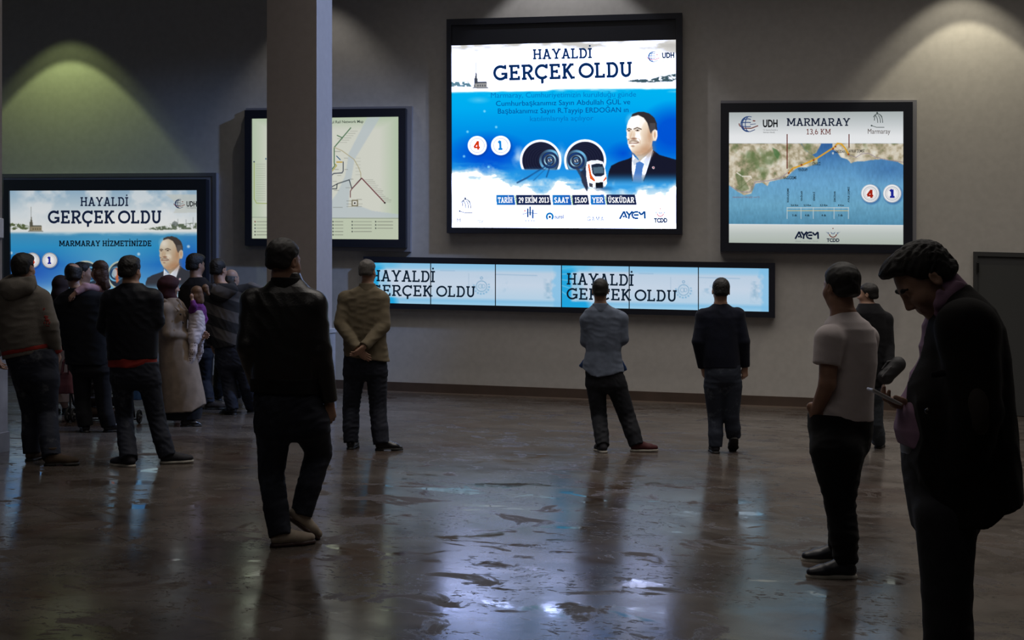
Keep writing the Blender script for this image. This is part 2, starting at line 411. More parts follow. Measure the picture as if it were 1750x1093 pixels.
def slab_glyph(ch, t=.15, serif=True):
    q = []; s_ = t * .85
    def B(x0, y0, x1, y1, w_=t): q.append(_bar(x0, y0, x1, y1, w_))
    def S(x, y, hw=.17):
        if serif: q.append(_bar(x - hw, s_/2 if y < .5 else 1 - s_/2, x + hw, s_/2 if y < .5 else 1 - s_/2, s_))
    def T(y, x0, x1): B(x0, y - s_/2 if y > .5 else y + s_/2, x1, y - s_/2 if y > .5 else y + s_/2, s_)
    h = t / 2
    base = {'İ': 'I', 'Ç': 'C', 'Ü': 'U', 'Ş': 'S', 'Ğ': 'G'}.get(ch, ch)
    if base == 'H':
        B(.2,0,.2,1); B(.75,0,.75,1); B(.2,.5,.75,.5,s_); [S(x,y) for x in (.2,.75) for y in (0,1)]; w_ = .95
    elif base == 'A':
        B(.17,0,.47,1); B(.77,0,.47,1); B(.27,.32,.68,.32,s_); S(.17,0); S(.77,0); S(.43,1,.12); w_ = .94
    elif base == 'Y':
        B(.16,1,.47,.42); B(.78,1,.47,.42); B(.47,.46,.47,0); S(.16,1,.15); S(.78,1,.15); S(.47,0,.2); w_ = .94
    elif base == 'L':
        B(.2,0,.2,1); S(.2,1,.2); T(0,.02,.68); B(.66,0,.66,.27,s_); w_ = .78
    elif base == 'D':
        B(.2,0,.2,1); T(1,.02,.45); T(0,.02,.45); q.extend(_arc(.43,.5,.33,.5-s_/2,-90,90,t)); w_ = .88
    elif base == 'I':
        B(.22,0,.22,1); S(.22,0,.2); S(.22,1,.2); w_ = .44
    elif base == 'G':
        q.extend(_arc(.5,.5,.42,.5-h,50,340,t)); B(.55,.43,.98,.43,s_); B(.88,.43,.88,.1); B(.83,1,.83,.72,s_); w_ = 1.02
    elif base == 'E':
        B(.2,0,.2,1); T(1,.02,.7); T(0,.02,.72); B(.2,.5,.55,.5,s_); B(.68,1,.68,.74,s_); B(.7,0,.7,.27,s_); B(.54,.38,.54,.62,s_); w_ = .82
    elif base == 'R':
        B(.2,0,.2,1); T(1,.02,.5); S(.2,0); B(.2,.46,.5,.46,s_); q.extend(_arc(.5,.72,.22,.26-s_/2+.02,-90,90,t)); B(.46,.46,.74,0); S(.78,0,.12); w_ = .9
    elif base == 'P':
        B(.2,0,.2,1); T(1,.02,.5); S(.2,0); B(.2,.42,.5,.42,s_); q.extend(_arc(.5,.70,.24,.28-s_/2+.02,-90,90,t)); w_ = .82
    elif base == 'B':
        B(.2,0,.2,1); T(1,.02,.5); T(0,.02,.5); B(.2,.52,.5,.52,s_); q.extend(_arc(.5,.75,.2,.22,-90,90,t)); q.extend(_arc(.5,.27,.24,.23,-90,90,t)); w_ = .82
    elif base == 'C':
        q.extend(_arc(.5,.5,.42,.5-h,45,318,t)); B(.82,1,.82,.7,s_); w_ = .94
    elif base == 'K':
        B(.2,0,.2,1); S(.2,0); S(.2,1); B(.22,.42,.68,.96); B(.38,.56,.74,0); S(.7,1,.15); S(.77,0,.14); w_ = .93
    elif base == 'O':
        q.extend(_arc(.52,.5,.45,.5-h,0,360,t,28)); w_ = 1.04
    elif base == 'U':
        B(.2,1,.2,.36); B(.72,1,.72,.36); q.extend(_arc(.46,.36,.26,.36-h,180,360,t)); S(.2,1); S(.72,1); w_ = .93
    elif base == 'M':
        B(.17,0,.17,1); B(.97,0,.97,1); B(.2,.98,.57,.2); B(.94,.98,.57,.2); S(.17,0,.16); S(.97,0,.16); S(.12,1,.12); S(1.02,1,.12); w_ = 1.16
    elif base == 'Z':
        T(1,.08,.7); T(0,.06,.72); B(.64,.93,.14,.07); B(.1,1,.1,.74,s_); B(.7,0,.7,.27,s_); w_ = .8
    elif base == 'N':
        B(.2,0,.2,1); B(.76,0,.76,1); B(.2,.97,.76,.03); S(.2,0); S(.15,1,.13); S(.76,1); w_ = .95
    elif base == 'T':
        T(1,.03,.77); B(.4,0,.4,1); S(.4,0,.2); B(.06,1,.06,.72,s_); B(.74,1,.74,.72,s_); w_ = .82
    elif base == 'S':
        q.extend(_arc(.37,.73,.24,.27-h+.01,20,270,t)); q.extend(_arc(.37,.26,.26,.26-h+.01,90,-160,t)); w_ = .75
    elif base == '1':
        B(.32,0,.32,1); B(.32,.97,.1,.78); S(.32,0,.24); w_ = .6
    elif base == '2':
        q.extend(_arc(.36,.7,.25,.3-h,165,-35,t)); B(.56,.56,.1,.05); T(0,.04,.66); w_ = .72
    elif base == '3':
        q.extend(_arc(.34,.74,.22,.26-h,150,-90,t)); q.extend(_arc(.34,.27,.25,.27-h,90,-150,t)); w_ = .68
    elif base == '4':
        B(.52,0,.52,1,t); B(.52,.97,.06,.3); B(.04,.27,.74,.27,s_); w_ = .78
    elif base == '5':
        T(1,.12,.6); B(.16,1,.14,.52); q.extend(_arc(.34,.33,.27,.33-h,110,-150,t)); w_ = .7
    elif base == '9':
        q.extend(_arc(.36,.68,.25,.32-h,0,360,t)); B(.6,.66,.4,0); w_ = .72
    elif base == '6':
        q.extend(_arc(.36,.32,.25,.32-h,0,360,t)); B(.13,.34,.36,1); w_ = .72
    elif base == '0':
        q.extend(_arc(.38,.5,.3,.5-h,0,360,t,24)); w_ = .78
    elif base == '.': B(.12,0,.12,t*1.1,t*1.2); w_ = .26
    elif base == ',': B(.14,t,.08,-.12,t); w_ = .26
    else: w_ = .34
    if ch == 'İ': B(.22,1.12,.22,1.28)
    if ch == 'Ç': B(.5,.02,.5,-.22); B(.42,-.2,.56,-.2,s_*.8)
    if ch == 'Ş': B(.37,.02,.37,-.22)
    if ch == 'Ü': B(.33,1.12,.33,1.26); B(.6,1.12,.6,1.26)
    if ch == 'Ğ': q.extend(_arc(.5,1.25,.17,.12,180,360,t*.7,8))
    return q, w_
def slab_text(text, t=.15, gap=.05, serif=True):
    polys = []; x = 0
    for ch in text:
        q, w_ = slab_glyph(ch, t, serif)
        polys += [[(a + x, b) for a, b in p_] for p_ in q]; x += w_ + gap
    return polys, x - gap
_fcache = {}
def sans_text(text, bold=0.0):
    """Blender's built-in face as polygons with cap height 1."""
    if (text, bold) in _fcache: return _fcache[(text, bold)]
    c = bpy.data.curves.new('lettering', 'FONT'); c.body = text; c.resolution_u = 3; c.offset = bold
    o = bpy.data.objects.new('lettering', c); COL.objects.link(o)
    dg = bpy.context.evaluated_depsgraph_get(); dg.update()
    me = o.evaluated_get(dg).to_mesh()
    vs = np.array([v_.co[:2] for v_ in me.vertices]) / 0.69 if len(me.vertices) else np.zeros((0, 2))
    polys = [[tuple(vs[i]) for i in p_.vertices] for p_ in me.polygons]
    wd = vs[:, 0].max() if len(vs) else 0
    o.evaluated_get(dg).to_mesh_clear(); bpy.data.objects.remove(o); bpy.data.curves.remove(c)
    _fcache[(text, bold)] = (polys, wd)
    return polys, wd
def inv_of(o):
    bpy.context.view_layer.update(); return o.matrix_world.inverted()
class Letters:
    def __init__(s): s.v = []; s.f = []; s.mi = []; s.mats = []
    def mat(s, m):
        if m not in s.mats: s.mats.append(m)
        return s.mats.index(m)
    def text(s, txt, x0, y0, x1, y1, h, m, font='slab', t=.15, bold=0.0, gap=.05, serif=True, layer=0):
        """Baseline from (x0,y0) to (x1,y1), cap height H, all in photo pixels."""
        polys, wd = slab_text(txt, t, gap, serif) if font == 'slab' else sans_text(txt, bold)
        ux, uy = x1 - x0, y1 - y0; L = math.hypot(ux, uy); nx, ny = uy / L, -ux / L; k = s.mat(m)
        for p_ in polys:
            b = len(s.v)
            for a, c in p_:
                a = a / wd; s.v.append((x0 + ux * a + nx * h * c, y0 + uy * a + ny * h * c, layer))
            s.f.append(tuple(range(b, b + len(p_)))); s.mi.append(k)
    def poly(s, pts, m, layer=0):
        b = len(s.v); s.v += [(x, y, layer) for x, y in pts]; s.f.append(tuple(range(b, b + len(pts)))); s.mi.append(s.mat(m))
    def stroke(s, pts, w_, m, layer=0):
        for (x0, y0), (x1, y1) in zip(pts, pts[1:]): s.poly(_bar(x0, y0, x1, y1, w_), m, layer)
    def disc(s, cx, cy, r, m, layer=0, n=24, ry=None):
        ry = ry or r
        s.poly([(cx + r * math.cos(i * 2 * math.pi / n), cy + ry * math.sin(i * 2 * math.pi / n)) for i in range(n)], m, layer)
    def arc(s, cx, cy, rx, ry, a0, a1, w_, m, layer=0, n=20):
        for p_ in _arc(cx, cy, rx, ry, a0, a1, w_, n): s.poly(p_, m, layer)
    def build(s, name, off, parent):
        # words and emblems that stand well apart become pieces of their own
        n = len(s.f); bb = np.array([[min(s.v[i][0] for i in f), min(s.v[i][1] for i in f), max(s.v[i][0] for i in f), max(s.v[i][1] for i in f)] for f in s.f])
        gx = np.maximum(bb[:, None, 0] - bb[None, :, 2], bb[None, :, 0] - bb[:, None, 2]); gy = np.maximum(bb[:, None, 1] - bb[None, :, 3], bb[None, :, 1] - bb[:, None, 3])
        near = (gx < 26) & (gy < 9); lab = np.arange(n)
        while True:
            new = np.array([lab[near[i]].min() for i in range(n)])
            if (new == lab).all(): break
            lab = new
        out = [s._build(name, off, parent, [i for i in range(n) if lab[i] == l]) for l in np.unique(lab)]
        inv = inv_of(parent)
        for o in out: o.matrix_parent_inverse = inv
        return out[0]
    def _build(s, name, off, parent, keep):
        used = sorted({i for k in keep for i in s.f[k]}); mp = {i: j for j, i in enumerate(used)}
        s = type('L', (), dict(v=[s.v[i] for i in used], f=[tuple(mp[i] for i in s.f[k]) for k in keep], mi=[s.mi[k] for k in keep], mats=s.mats))
        px = np.array([(x, y) for x, y, _ in s.v]); ly = np.array([l for _, _, l in s.v])
        pts = wall_pts(px, 0.0); k = np.array([(YWALL - off - .0012 * l) for l in ly])
        pts = CAM[None] + (pts - CAM[None]) * (k / (pts[:, 1] - CAM[1]))[:, None]
        o = mesh_obj(name, pts, s.f, s.mats, parent)
        o.data.polygons.foreach_set('material_index', s.mi)
        return o

GREY = plain('casing_grey', (0.30, 0.30, 0.34), .45, .3, .4)
BLACK = plain('frame_black', (0.016, 0.018, 0.028), .35, 0, .5)
DARKBAND = plain('unlit_screen', (0.02, 0.022, 0.03), .25, 0, .5)
def light_box(name, label, casing, outer, poster, depth, cat='light box', with_casing=True):
    pc = on_wall(*np.mean(np.array(outer), 0))
    root = empty(name, (pc[0], YWALL, pc[2])); tag(root, label, cat)
    bpy.context.view_layer.update()
    inv = root.matrix_world.inverted()
    def fix(o): o.matrix_parent_inverse = inv; return o
    if with_casing:
        v, f = slab_quad(casing, 0.0, depth * .45); fix(mesh_obj('casing', v, f, GREY, root))
    v, f = frame_vf(outer, poster, 0.0, depth, depth - .03); fr = fix(mesh_obj('frame', v, f, BLACK, root))
    return root, fix
def bl(q, u, v): return tuple(quad_px(q, np.array(u, float), np.array(v, float)))

# ------------------------------------------------------------------ shared poster artwork
NAVY = emit('ink_navy', rgb(14, 42, 84), .8); INK = emit('ink_black', rgb(12, 18, 26), .6); WHITE = emit('ink_white', rgb(240, 244, 250), 1.0)
RED = emit('ink_red', rgb(200, 55, 20), 1.0); BLUE = emit('ink_blue', rgb(30, 110, 200), 1.0); DBLUE = emit('ink_dark_blue', rgb(35, 45, 160), .8)
CYAN = emit('ink_cyan', rgb(20, 120, 195), 1.0); TEXTB = emit('ink_body_text', rgb(8, 60, 130), .8); TEXTF = emit('ink_faint_text', rgb(10, 95, 175), .9)
MAROON = emit('ink_maroon', rgb(130, 45, 30), .7); GREYI = emit('ink_grey', rgb(120, 125, 130), .7)

def portrait(P, T, dim=1.0, hair=(48, 44, 48), skin=(244, 232, 214), suit=(22, 24, 42)):
    """Head and shoulders of a man in a dark suit; T maps the portrait's own coordinates to photo pixels."""
    def M(pts): return [T(x, y) for x, y in pts]
    S = abs(T(1, 0)[0] - T(0, 0)[0])
    def E(x, y, rx, ry, col, a=1, soft=.5): cx, cy = T(x, y); P.ell(cx, cy, rx * S, ry * S, col, a, soft)
    bot = np.clip((P.Y - T(0, 560)[1]) / (T(0, 680)[1] - T(0, 560)[1]), 0, 1)      # the picture fades into cloud
    fade = 1 - bot * bot * (3 - 2 * bot)
    sm = P.poly(M([(385, 640), (400, 560), (420, 512), (480, 480), (560, 455), (600, 435), (700, 520), (775, 378), (830, 420), (900, 440), (975, 462), (975, 700), (385, 700)]))
    P.put(sm * fade, suit)
    cm = P.poly(M([(598, 405), (640, 470), (700, 440), (770, 368), (778, 392), (735, 520), (690, 660), (598, 650), (592, 480)])); P.put(cm * fade, (236, 240, 246))
    P.poly(M([(628, 440), (660, 478), (612, 515), (600, 470)]), (205, 212, 225)); P.poly(M([(690, 470), (770, 380), (730, 510), (715, 520)]), (214, 220, 232))
    tm = P.poly(M([(632, 488), (662, 474), (700, 496), (686, 540), (672, 668), (600, 650), (625, 540)]))
    stripes = .5 + .5 * np.sin((P.X * .9 + P.Y * 1.3) * 2.2 / (S * 5))
    P.put(tm * fade, P.ramp(stripes, [(0, (20, 70, 165)), (1, (110, 165, 225))]))
    # neck and head
    P.poly(M([(600, 392), (640, 440), (665, 474), (770, 372), (765, 300), (640, 380)]), tuple(c * .82 for c in skin))
    head = M([(592, 95), (566, 130), (553, 170), (548, 212), (553, 245), (549, 268), (556, 285), (560, 325), (574, 362), (598, 398), (634, 418), (676, 416), (722, 392), (760, 350), (772, 300), (800, 300), (812, 258), (810, 215), (790, 205), (770, 215), (760, 150), (700, 85), (650, 70)])
    P.poly(head, skin)
    # modelling of the printed face
    for x, y, rx, ry, a in ((735, 300, 48, 110, .35), (700, 380, 70, 38, .42), (752, 240, 18, 60, .30), (640, 405, 50, 18, .28), (585, 250, 14, 30, .18), (612, 255, 10, 32, .22)):
        E(x, y, rx, ry, (168, 110, 70), a * 1.15, 1.3)
    E(600, 130, 40, 45, (255, 252, 245), .5, 1.4); E(650, 280, 30, 26, (255, 246, 232), .5, 1.2)
    # hair
    P.poly(M([(590, 98), (598, 74), (640, 57), (690, 53), (742, 68), (786, 104), (806, 150), (811, 212), (790, 203), (772, 213), (757, 240), (744, 205), (728, 150), (696, 104), (648, 82)]), hair)
    P.poly(M([(744, 205), (757, 240), (768, 215), (800, 204), (795, 150), (745, 150)]), tuple(np.array(hair) + 45), .55)
    # ear
    E(792, 250, 20, 45, skin, 1, .3); E(790, 250, 9, 28, (190, 130, 92), .6, .9)
    # brows, eyes, nose, moustache, mouth
    P.line(M([(556, 203), (570, 196), (590, 203)]), 9 * S, (60, 44, 38), .8, 5 * S); P.line(M([(614, 200), (640, 189), (674, 202)]), 9 * S, (60, 44, 38), .8, 5 * S)
    E(571, 214, 13, 7, (120, 92, 78), .7, .8); E(642, 212, 18, 8, (120, 92, 78), .7, .8); E(571, 214, 5, 5, (10, 10, 16)); E(644, 211, 6, 6, (10, 10, 16))
    P.line(M([(600, 215), (588, 255), (580, 278)]), 5 * S, (198, 150, 110), .5, 5 * S)
    E(612, 282, 24, 9, (120, 70, 48), .65, .9); E(566, 290, 10, 7, (120, 70, 48), .5, .9)
    P.poly(M([(566, 306), (590, 294), (628, 292), (658, 310), (655, 322), (620, 308), (592, 308), (572, 318)]), (120, 92, 78), .62, 3)
    P.line(M([(572, 322), (600, 320), (634, 322), (652, 316)]), 6 * S, (110, 50, 44), .85, 4 * S); E(604, 346, 14, 8, (150, 100, 76), .55, 1)
    P.line(M([(652, 280), (668, 305), (664, 328)]), 4 * S, (190, 140, 105), .6, 5 * S)
    P.line(M([(660, 474), (598, 400)]), 3 * S, (150, 110, 90), .6, 4 * S); P.line(M([(775, 385), (735, 520), (695, 640)]), 4 * S, (8, 10, 24), .9, 4 * S)
    P.line(M([(598, 410), (592, 520), (600, 640)]), 4 * S, (8, 10, 24), .9, 4 * S)
    cx, cy = T(778, 528); P.ell(cx, cy, 11 * S, 11 * S, (225, 215, 222), .9); P.ell(cx, cy, 6 * S, 6 * S, (190, 60, 80), .9)
def tower(P, x, y, s_, col, col2, a=1.0):
    """A small tower on an islet with a long low house beside it."""
    P.poly([(x-4*s_, y), (x-3.4*s_, y-16*s_), (x-1.8*s_, y-17*s_), (x-1.6*s_, y-24*s_), (x-.6*s_, y-27*s_), (x+.6*s_, y-24*s_), (x+1*s_, y-16*s_), (x+2.4*s_, y-15*s_), (x+3*s_, y)], col, a)
    P.line([(x-1*s_, y-27*s_), (x-1*s_, y-44*s_)], .9 * s_, col, .7 * a)
    P.poly([(x+2*s_, y-10*s_), (x+18*s_, y-10*s_), (x+19*s_, y-7*s_), (x+2*s_, y-7*s_)], col, a); P.poly([(x-3*s_, y-7*s_), (x+19*s_, y-7*s_), (x+19*s_, y), (x-3*s_, y)], col2, a)
    for k in range(4): P.ell(x + (3 + 4.2 * k) * s_, y - 3 * s_, 1.2 * s_, 1.8 * s_, col, .8 * a)
    P.poly([(x-6*s_, y), (x+21*s_, y), (x+22*s_, y+2*s_), (x-7*s_, y+2*s_)], col, .7 * a)
def shore(P, pts, col, seed, a=1.0):
    n = P.fbm(4, 3, 3, seed); m = P.poly(pts, None, 1, 1); P.put(m * np.clip((n - .32) * 5, 0, 1), col, a)
def tunnel(P, cx, cy, r, vx, vy, ringc, dark=(22, 26, 46), base_y=None):
    k = r / 35.0; clip = np.clip((base_y - P.Y) / 3.0, 0, 1) if base_y else 1
    P.put(P.ell(cx, cy, r, r, None, 1, .04) * clip, ringc); P.put(P.ell(cx, cy, r * .89, r * .89, None, 1, .04) * clip, dark)
    ins = P.ell(cx, cy, r * .87, r * .87, None, 1, .06) * clip
    for i in range(10):                       # rings of segments running into the depth
        t = i / 10.0; rr = r * .87 * (1 - t) + 3 * k * t; x = cx * (1 - t) + vx * t; y = cy * (1 - t) + vy * t
        d = np.abs(np.hypot(P.X - x, P.Y - y) - rr); P.put(np.clip(1 - d / (.8 * k), 0, 1) * ins, (70, 80, 105), .25)
    for rr, w_, c in ((16, 4.0, (120, 200, 245)), (12, 2, (20, 70, 150)), (9, 2.4, (170, 225, 250)), (5, 1.8, (90, 160, 225)), (2.2, 2, (230, 245, 250))):
        d = np.abs(np.hypot(P.X - vx, P.Y - vy) - rr * k); ang = np.arctan2(P.Y - vy, P.X - vx)
        P.put(np.clip((w_ * k / 2 + .5 - d), 0, 1) * ins * (.65 + .35 * np.sin(ang * 2 + rr)), c, .9)
def badge(P, cx, cy, r, plain_=False):
    P.ell(cx + r * .1, cy + r * .12, r * 1.06, r * 1.06, (10, 50, 130), .45, .25)
    P.ell(cx, cy, r, r, (196, 200, 206) if plain_ else (250, 250, 250), 1, .08); P.ell(cx - r*.03, cy - r*.03, r * .93, r * .93, (250, 250, 252), 1, .08)
    P.ring(cx, cy, r * .74, r * .07, (150, 155, 165), .8); P.ring(cx, cy, r * .58, r * .05, (170, 160, 165), .6)
def train(P, T):
    def M(pts): return [T(x, y) for x, y in pts]
    P.poly(M([(160, 560), (215, 520), (225, 690), (215, 735), (170, 650)]), (30, 34, 56), .9, 2)
    P.poly(M([(108, 515), (135, 520), (220, 640), (205, 690)]), (50, 54, 74), .8, 2)
    P.poly(M([(212, 480), (250, 466), (310, 464), (350, 478), (368, 530), (380, 600), (384, 660), (370, 690), (330, 706), (270, 706), (225, 690), (208, 600), (205, 520)]), (236, 238, 242))
    P.poly(M([(222, 500), (234, 498), (252, 590), (284, 635), (278, 648), (240, 620)]), (225, 90, 30)); P.poly(M([(375, 600), (380, 622), (356, 648), (350, 640)]), (225, 90, 30))
    P.poly(M([(250, 505), (290, 494), (345, 496), (362, 540), (360, 590), (330, 604), (285, 602), (262, 580)]), (28, 40, 60)); P.poly(M([(264, 525), (350, 520), (356, 575), (270, 578)]), (90, 120, 140), .8)
    P.poly(M([(285, 655), (350, 650), (350, 700), (290, 704)]), (20, 22, 30)); P.poly(M([(230, 655), (265, 665), (262, 695), (235, 690)]), (30, 30, 40), .8)
    P.line(M([(250, 480), (320, 478)]), 1.0, (150, 180, 200), .7)
def globe_logo(Lt, cx, cy, r, blue, red):
    for k in (-.62, -.1, .42): Lt.arc(cx + r * .1 * k, cy, r * abs(.95 - abs(k)) if k > -.5 else r, r, 100 if k < 0 else 95, 262, r * .11, blue)
    for yy, hw in ((-.62, .62), (-.2, .95), (.3, .9)): Lt.stroke([(cx - r * hw, cy + yy * r), (cx - r * .1, cy + yy * r * 1.12), (cx + r * .25, cy + yy * r)], r * .12, blue)
    Lt.arc(cx, cy, r, r, 90, 290, r * .1, blue)
    Lt.stroke([(cx + r*.15, cy + r*.05), (cx + r*.9, cy - r*.03)], r * .08, blue); Lt.stroke([(cx - r*.5, cy + r*.8), (cx + r*.1, cy + r), (cx + r*.8, cy + r*.72)], r * .1, blue)
    Lt.stroke([(cx - r*1.3, cy - r*.1), (cx - r*1.25, cy + r*.2), (cx - r*.6, cy + r*.55), (cx + r*.3, cy + r*.55), (cx + r*1.2, cy + r*.2)], r * .13, red); Lt.poly([(cx + r*.5, cy - r*.52), (cx + r*.85, cy - r*.48), (cx + r*.8, cy - r*.34), (cx + r*.48, cy - r*.38)], red)
def ayem_logo(Lt, x0, y0, x1, y1, h, m):
    ux, uy = x1 - x0, y1 - y0; w_ = h * .24
    def Q(u, v): return (x0 + ux * u, y0 + uy * u - v * h)
    Lt.stroke([Q(0, 0), Q(.17, 1), Q(.27, .12)], w_, m); Lt.stroke([Q(.12, .32), Q(.2, .3)], w_, m)
    Lt.stroke([Q(.25, 1), Q(.37, .5), Q(.5, 1)], w_, m); Lt.stroke([Q(.37, .5), Q(.35, 0)], w_, m)
    Lt.stroke([Q(.72, .9), Q(.58, .9), Q(.49, .68), Q(.49, .3), Q(.58, .06), Q(.72, .06)], w_, m); Lt.stroke([Q(.55, .5), Q(.74, .5)], w_, m)
    Lt.stroke([Q(.74, .9), Q(.84, .5), Q(.97, .95), Q(.98, 0)], w_, m)
def wing_logo(Lt, cx, cy, r, blue, red):
    Lt.arc(cx, cy - r * .1, r, r, 10, 170, r * .25, red)
    Lt.poly([(cx - r*.75, cy - r*.6), (cx - r*.1, cy + r*.25), (cx - r*.12, cy - r*.2)], blue); Lt.poly([(cx + r*.75, cy - r*.6), (cx + r*.1, cy + r*.25), (cx + r*.12, cy - r*.2)], blue)
    for s_ in (-1, 1):
        for k in range(3): Lt.poly([(cx + s_*r*1.1, cy - r*.2 + k*r*.18), (cx + s_*r*(2.2 - .35*k), cy - r*.62 + k*r*.28), (cx + s_*r*1.1, cy - r*.36 + k*r*.18)], blue)
    Lt.disc(cx, cy - r * 1.5, r * .16, red)
def swoosh_logo(Lt, cx, cy, k, m):
    Lt.arc(cx, cy, 9*k, 12*k, 210, 330, 1.3*k, m); Lt.disc(cx - 1*k, cy - 14*k, 1.6*k, m)
    Lt.arc(cx - 3*k, cy, 3*k, 10*k, 180, 260, 1.2*k, m)
    for dx in (0, 5, 9): Lt.arc(cx + (dx - 6)*k, cy + 4*k, 6*k, 14*k, 285, 360, 1.2*k, m)
    Lt.disc(cx - 11*k, cy + 9*k, 1.5*k, m); Lt.stroke([(cx - 11*k, cy + 9*k), (cx - 2*k, cy + 12*k), (cx + 12*k, cy + 12*k)], 1.1*k, m)

# ------------------------------------------------------------------ the big screen
def big_screen():
    outer = [(763, 32.7), (1166, 21.7), (1166, 400), (763.4, 398)]
    hole = [(771, 43), (1155, 32), (1155.3, 390.5), (772, 388.3)]
    q = [(771, 78), (1155, 67.8), (1155.3, 390.5), (772, 388.3)]
    root, fix = light_box('display_screen', 'large square lit screen with tunnels, train and portrait, highest on the wall', outer, outer, hole, .16, 'display', False)
    v, f = slab_quad([hole[0], hole[1], q[1], q[0]], .02, .13); fix(mesh_obj('unlit_band', v, f, DARKBAND, root))
    P = Print(q, 560, 464, (248, 248, 246), 5)
    X, Y = P.X, P.Y
    hz = np.interp(X, [771, 960, 1155], [157, 152, 150])
    n1 = P.fbm(46, 14, 5, 3); n2 = P.fbm(30, 30, 5, 8)
    P.put(np.clip((n1 - .42) * 4, 0, 1) * np.clip((104 - Y - n2 * 20) / 14, 0, 1), (186, 184, 180), .75)
    P.put(np.clip((X - 1115) / 30, 0, 1) * np.clip((96 - Y) / 8, 0, 1), (176, 172, 166), .35)
    # water under the horizon
    t = Y - hz
    sea = P.ramp(t, [(0, (0, 176, 236)), (30, (0, 168, 236)), (70, (0, 142, 226)), (110, (0, 122, 220)), (150, (40, 150, 226)), (200, (120, 190, 236))])
    deep = np.clip(1 - np.hypot((X - 835) / 75, (Y - 262) / 40), 0, 1) * 1.5 + np.clip(1 - np.hypot((X - 1150) / 62, (Y - 225) / 55), 0, 1) * 1.6
    deep = deep + np.clip(1 - np.hypot((X - 1065) / 30, (Y - 262) / 22), 0, 1)
    sea = sea * (1 - np.clip(deep, 0, 1)[..., None] * .85) + np.array([0, 72, 205]) / 255 * np.clip(deep, 0, 1)[..., None] * .85
    P.put(np.clip(t / 3 + (n1 - .5) * 2, 0, 1), sea)
    P.put(np.clip((n1 - .55) * 5, 0, 1) * np.clip(1 - np.abs(t) / 10, 0, 1), (235, 244, 248), .8)
    P.put(np.clip(1 - np.hypot((X - 818) / 22, (Y - 171) / 7), 0, 1), (120, 205, 240), .6)
    # cloud bank at the bottom
    edge = np.interp(X, [771, 800, 850, 900, 940, 1000, 1050, 1090, 1155], [281, 286, 290, 300, 306, 310, 318, 318, 306])
    c = np.clip((Y - edge + (n2 - .5) * 46) / 16, 0, 1); P.put(c, (249, 248, 245))
    P.put(np.clip(1 - np.abs(Y - edge - 4) / 22, 0, 1) * np.clip((P.fbm(26, 8, 4, 11) - .5) * 5, 0, 1), (40, 150, 225), .65)
    P.put(np.clip(1 - np.hypot((X - 886) / 14, (Y - 268) / 22), 0, 1) * np.clip((n2 - .38) * 5, 0, 1), (225, 238, 246), .8); P.put(np.clip(1 - np.hypot((X - 958) / 12, (Y - 262) / 22), 0, 1) * np.clip((n2 - .3) * 4, 0, 1), (225, 238, 246), .7)
    for x, y in ((799, 225), (793, 267), (848, 217), (1076, 250), (835, 285), (828, 190)): P.ell(x, y, 2, 2, (140, 220, 250), .8, 1)
    # tunnels and rails
    tunnel(P, 924, 274, 35.5, 939.8, 273.6, (240, 242, 244), (24, 27, 50), 291); tunnel(P, 1000, 274, 36, 984.8, 274.6, (240, 242, 244), (24, 27, 50), 291)
    P.line([(940, 279), (900, 304), (884, 312)], 2.6, (24, 60, 110), .8, 1.5); P.line([(941, 280), (912, 308)], 1.4, (30, 70, 120), .6, 1.5); P.line([(941, 281), (934, 302)], 2.2, (24, 60, 110), .75, 1.5)
    P.put(np.clip(1 - np.hypot((X - 912) / 34, (Y - 296) / 12), 0, 1), (30, 130, 205), .45)
    def TT(x, y): return (960 + x / 4.967, 180 + y / 4.967)
    train(P, TT); P.put(np.clip(1 - np.hypot((X - 1030) / 22, (Y - 322) / 6), 0, 1), (30, 60, 110), .55)
    portrait(P, TT)
    for x, y, r_ in ((815.6, 248.5, 16.2), (855.8, 248.5, 16.6)): badge(P, x, y, r_)
    # tower, far shores
    tower(P, 814, 149, .95, (60, 66, 80), (150, 150, 150)); shore(P, [(771, 140), (800, 139), (806, 148), (771, 148)], (90, 130, 150), 4)
    shore(P, [(1070, 139), (1090, 135), (1110, 136), (1130, 130), (1155, 126), (1155, 139), (1100, 141)], (60, 85, 95), 6)
    # date bar
    def yb(x): return 350.2 - (x - 848) * .003
    for x0, x1, cl, cr in ((848, 880, (24, 120, 200), (30, 90, 180)), (882, 941, (24, 40, 84), (20, 30, 66)), (944, 976, (24, 120, 200), (30, 90, 180)), (978, 1006, (24, 40, 84), (20, 30, 66)), (1009, 1034, (24, 120, 200), (30, 90, 180)), (1036, 1087, (24, 40, 84), (20, 30, 66))):
        m = P.poly([(x0, yb(x0) - 17), (x1 - 2, yb(x1) - 17), (x1 + 1, yb(x1)), (x0 + 1, yb(x0))], None, 1, 1); P.put(m, P.ramp((X - x0) / (x1 - x0), [(0, cl), (1, cr)]))
    for x in (881, 977, 1035): P.line([(x - 1, 334), (x + 2, 349)], 1.2, (120, 190, 90), .9)
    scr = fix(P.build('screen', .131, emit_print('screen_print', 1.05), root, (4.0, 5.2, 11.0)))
    L = Letters(); NV = emit('screen_navy', rgb(12, 44, 92), 1.0); WH = emit('screen_white', rgb(246, 248, 252), 1.2)
    L.text('HAYALDİ', 910.5, 101.6, 1012, 99.4, 17.6, NV, t=.185); L.text('GERÇEK', 843.5, 138.0, 983, 134.4, 26.5, NV, t=.19); L.text('OLDU', 989.5, 134.0, 1081.5, 131.6, 26.5, NV, t=.19)
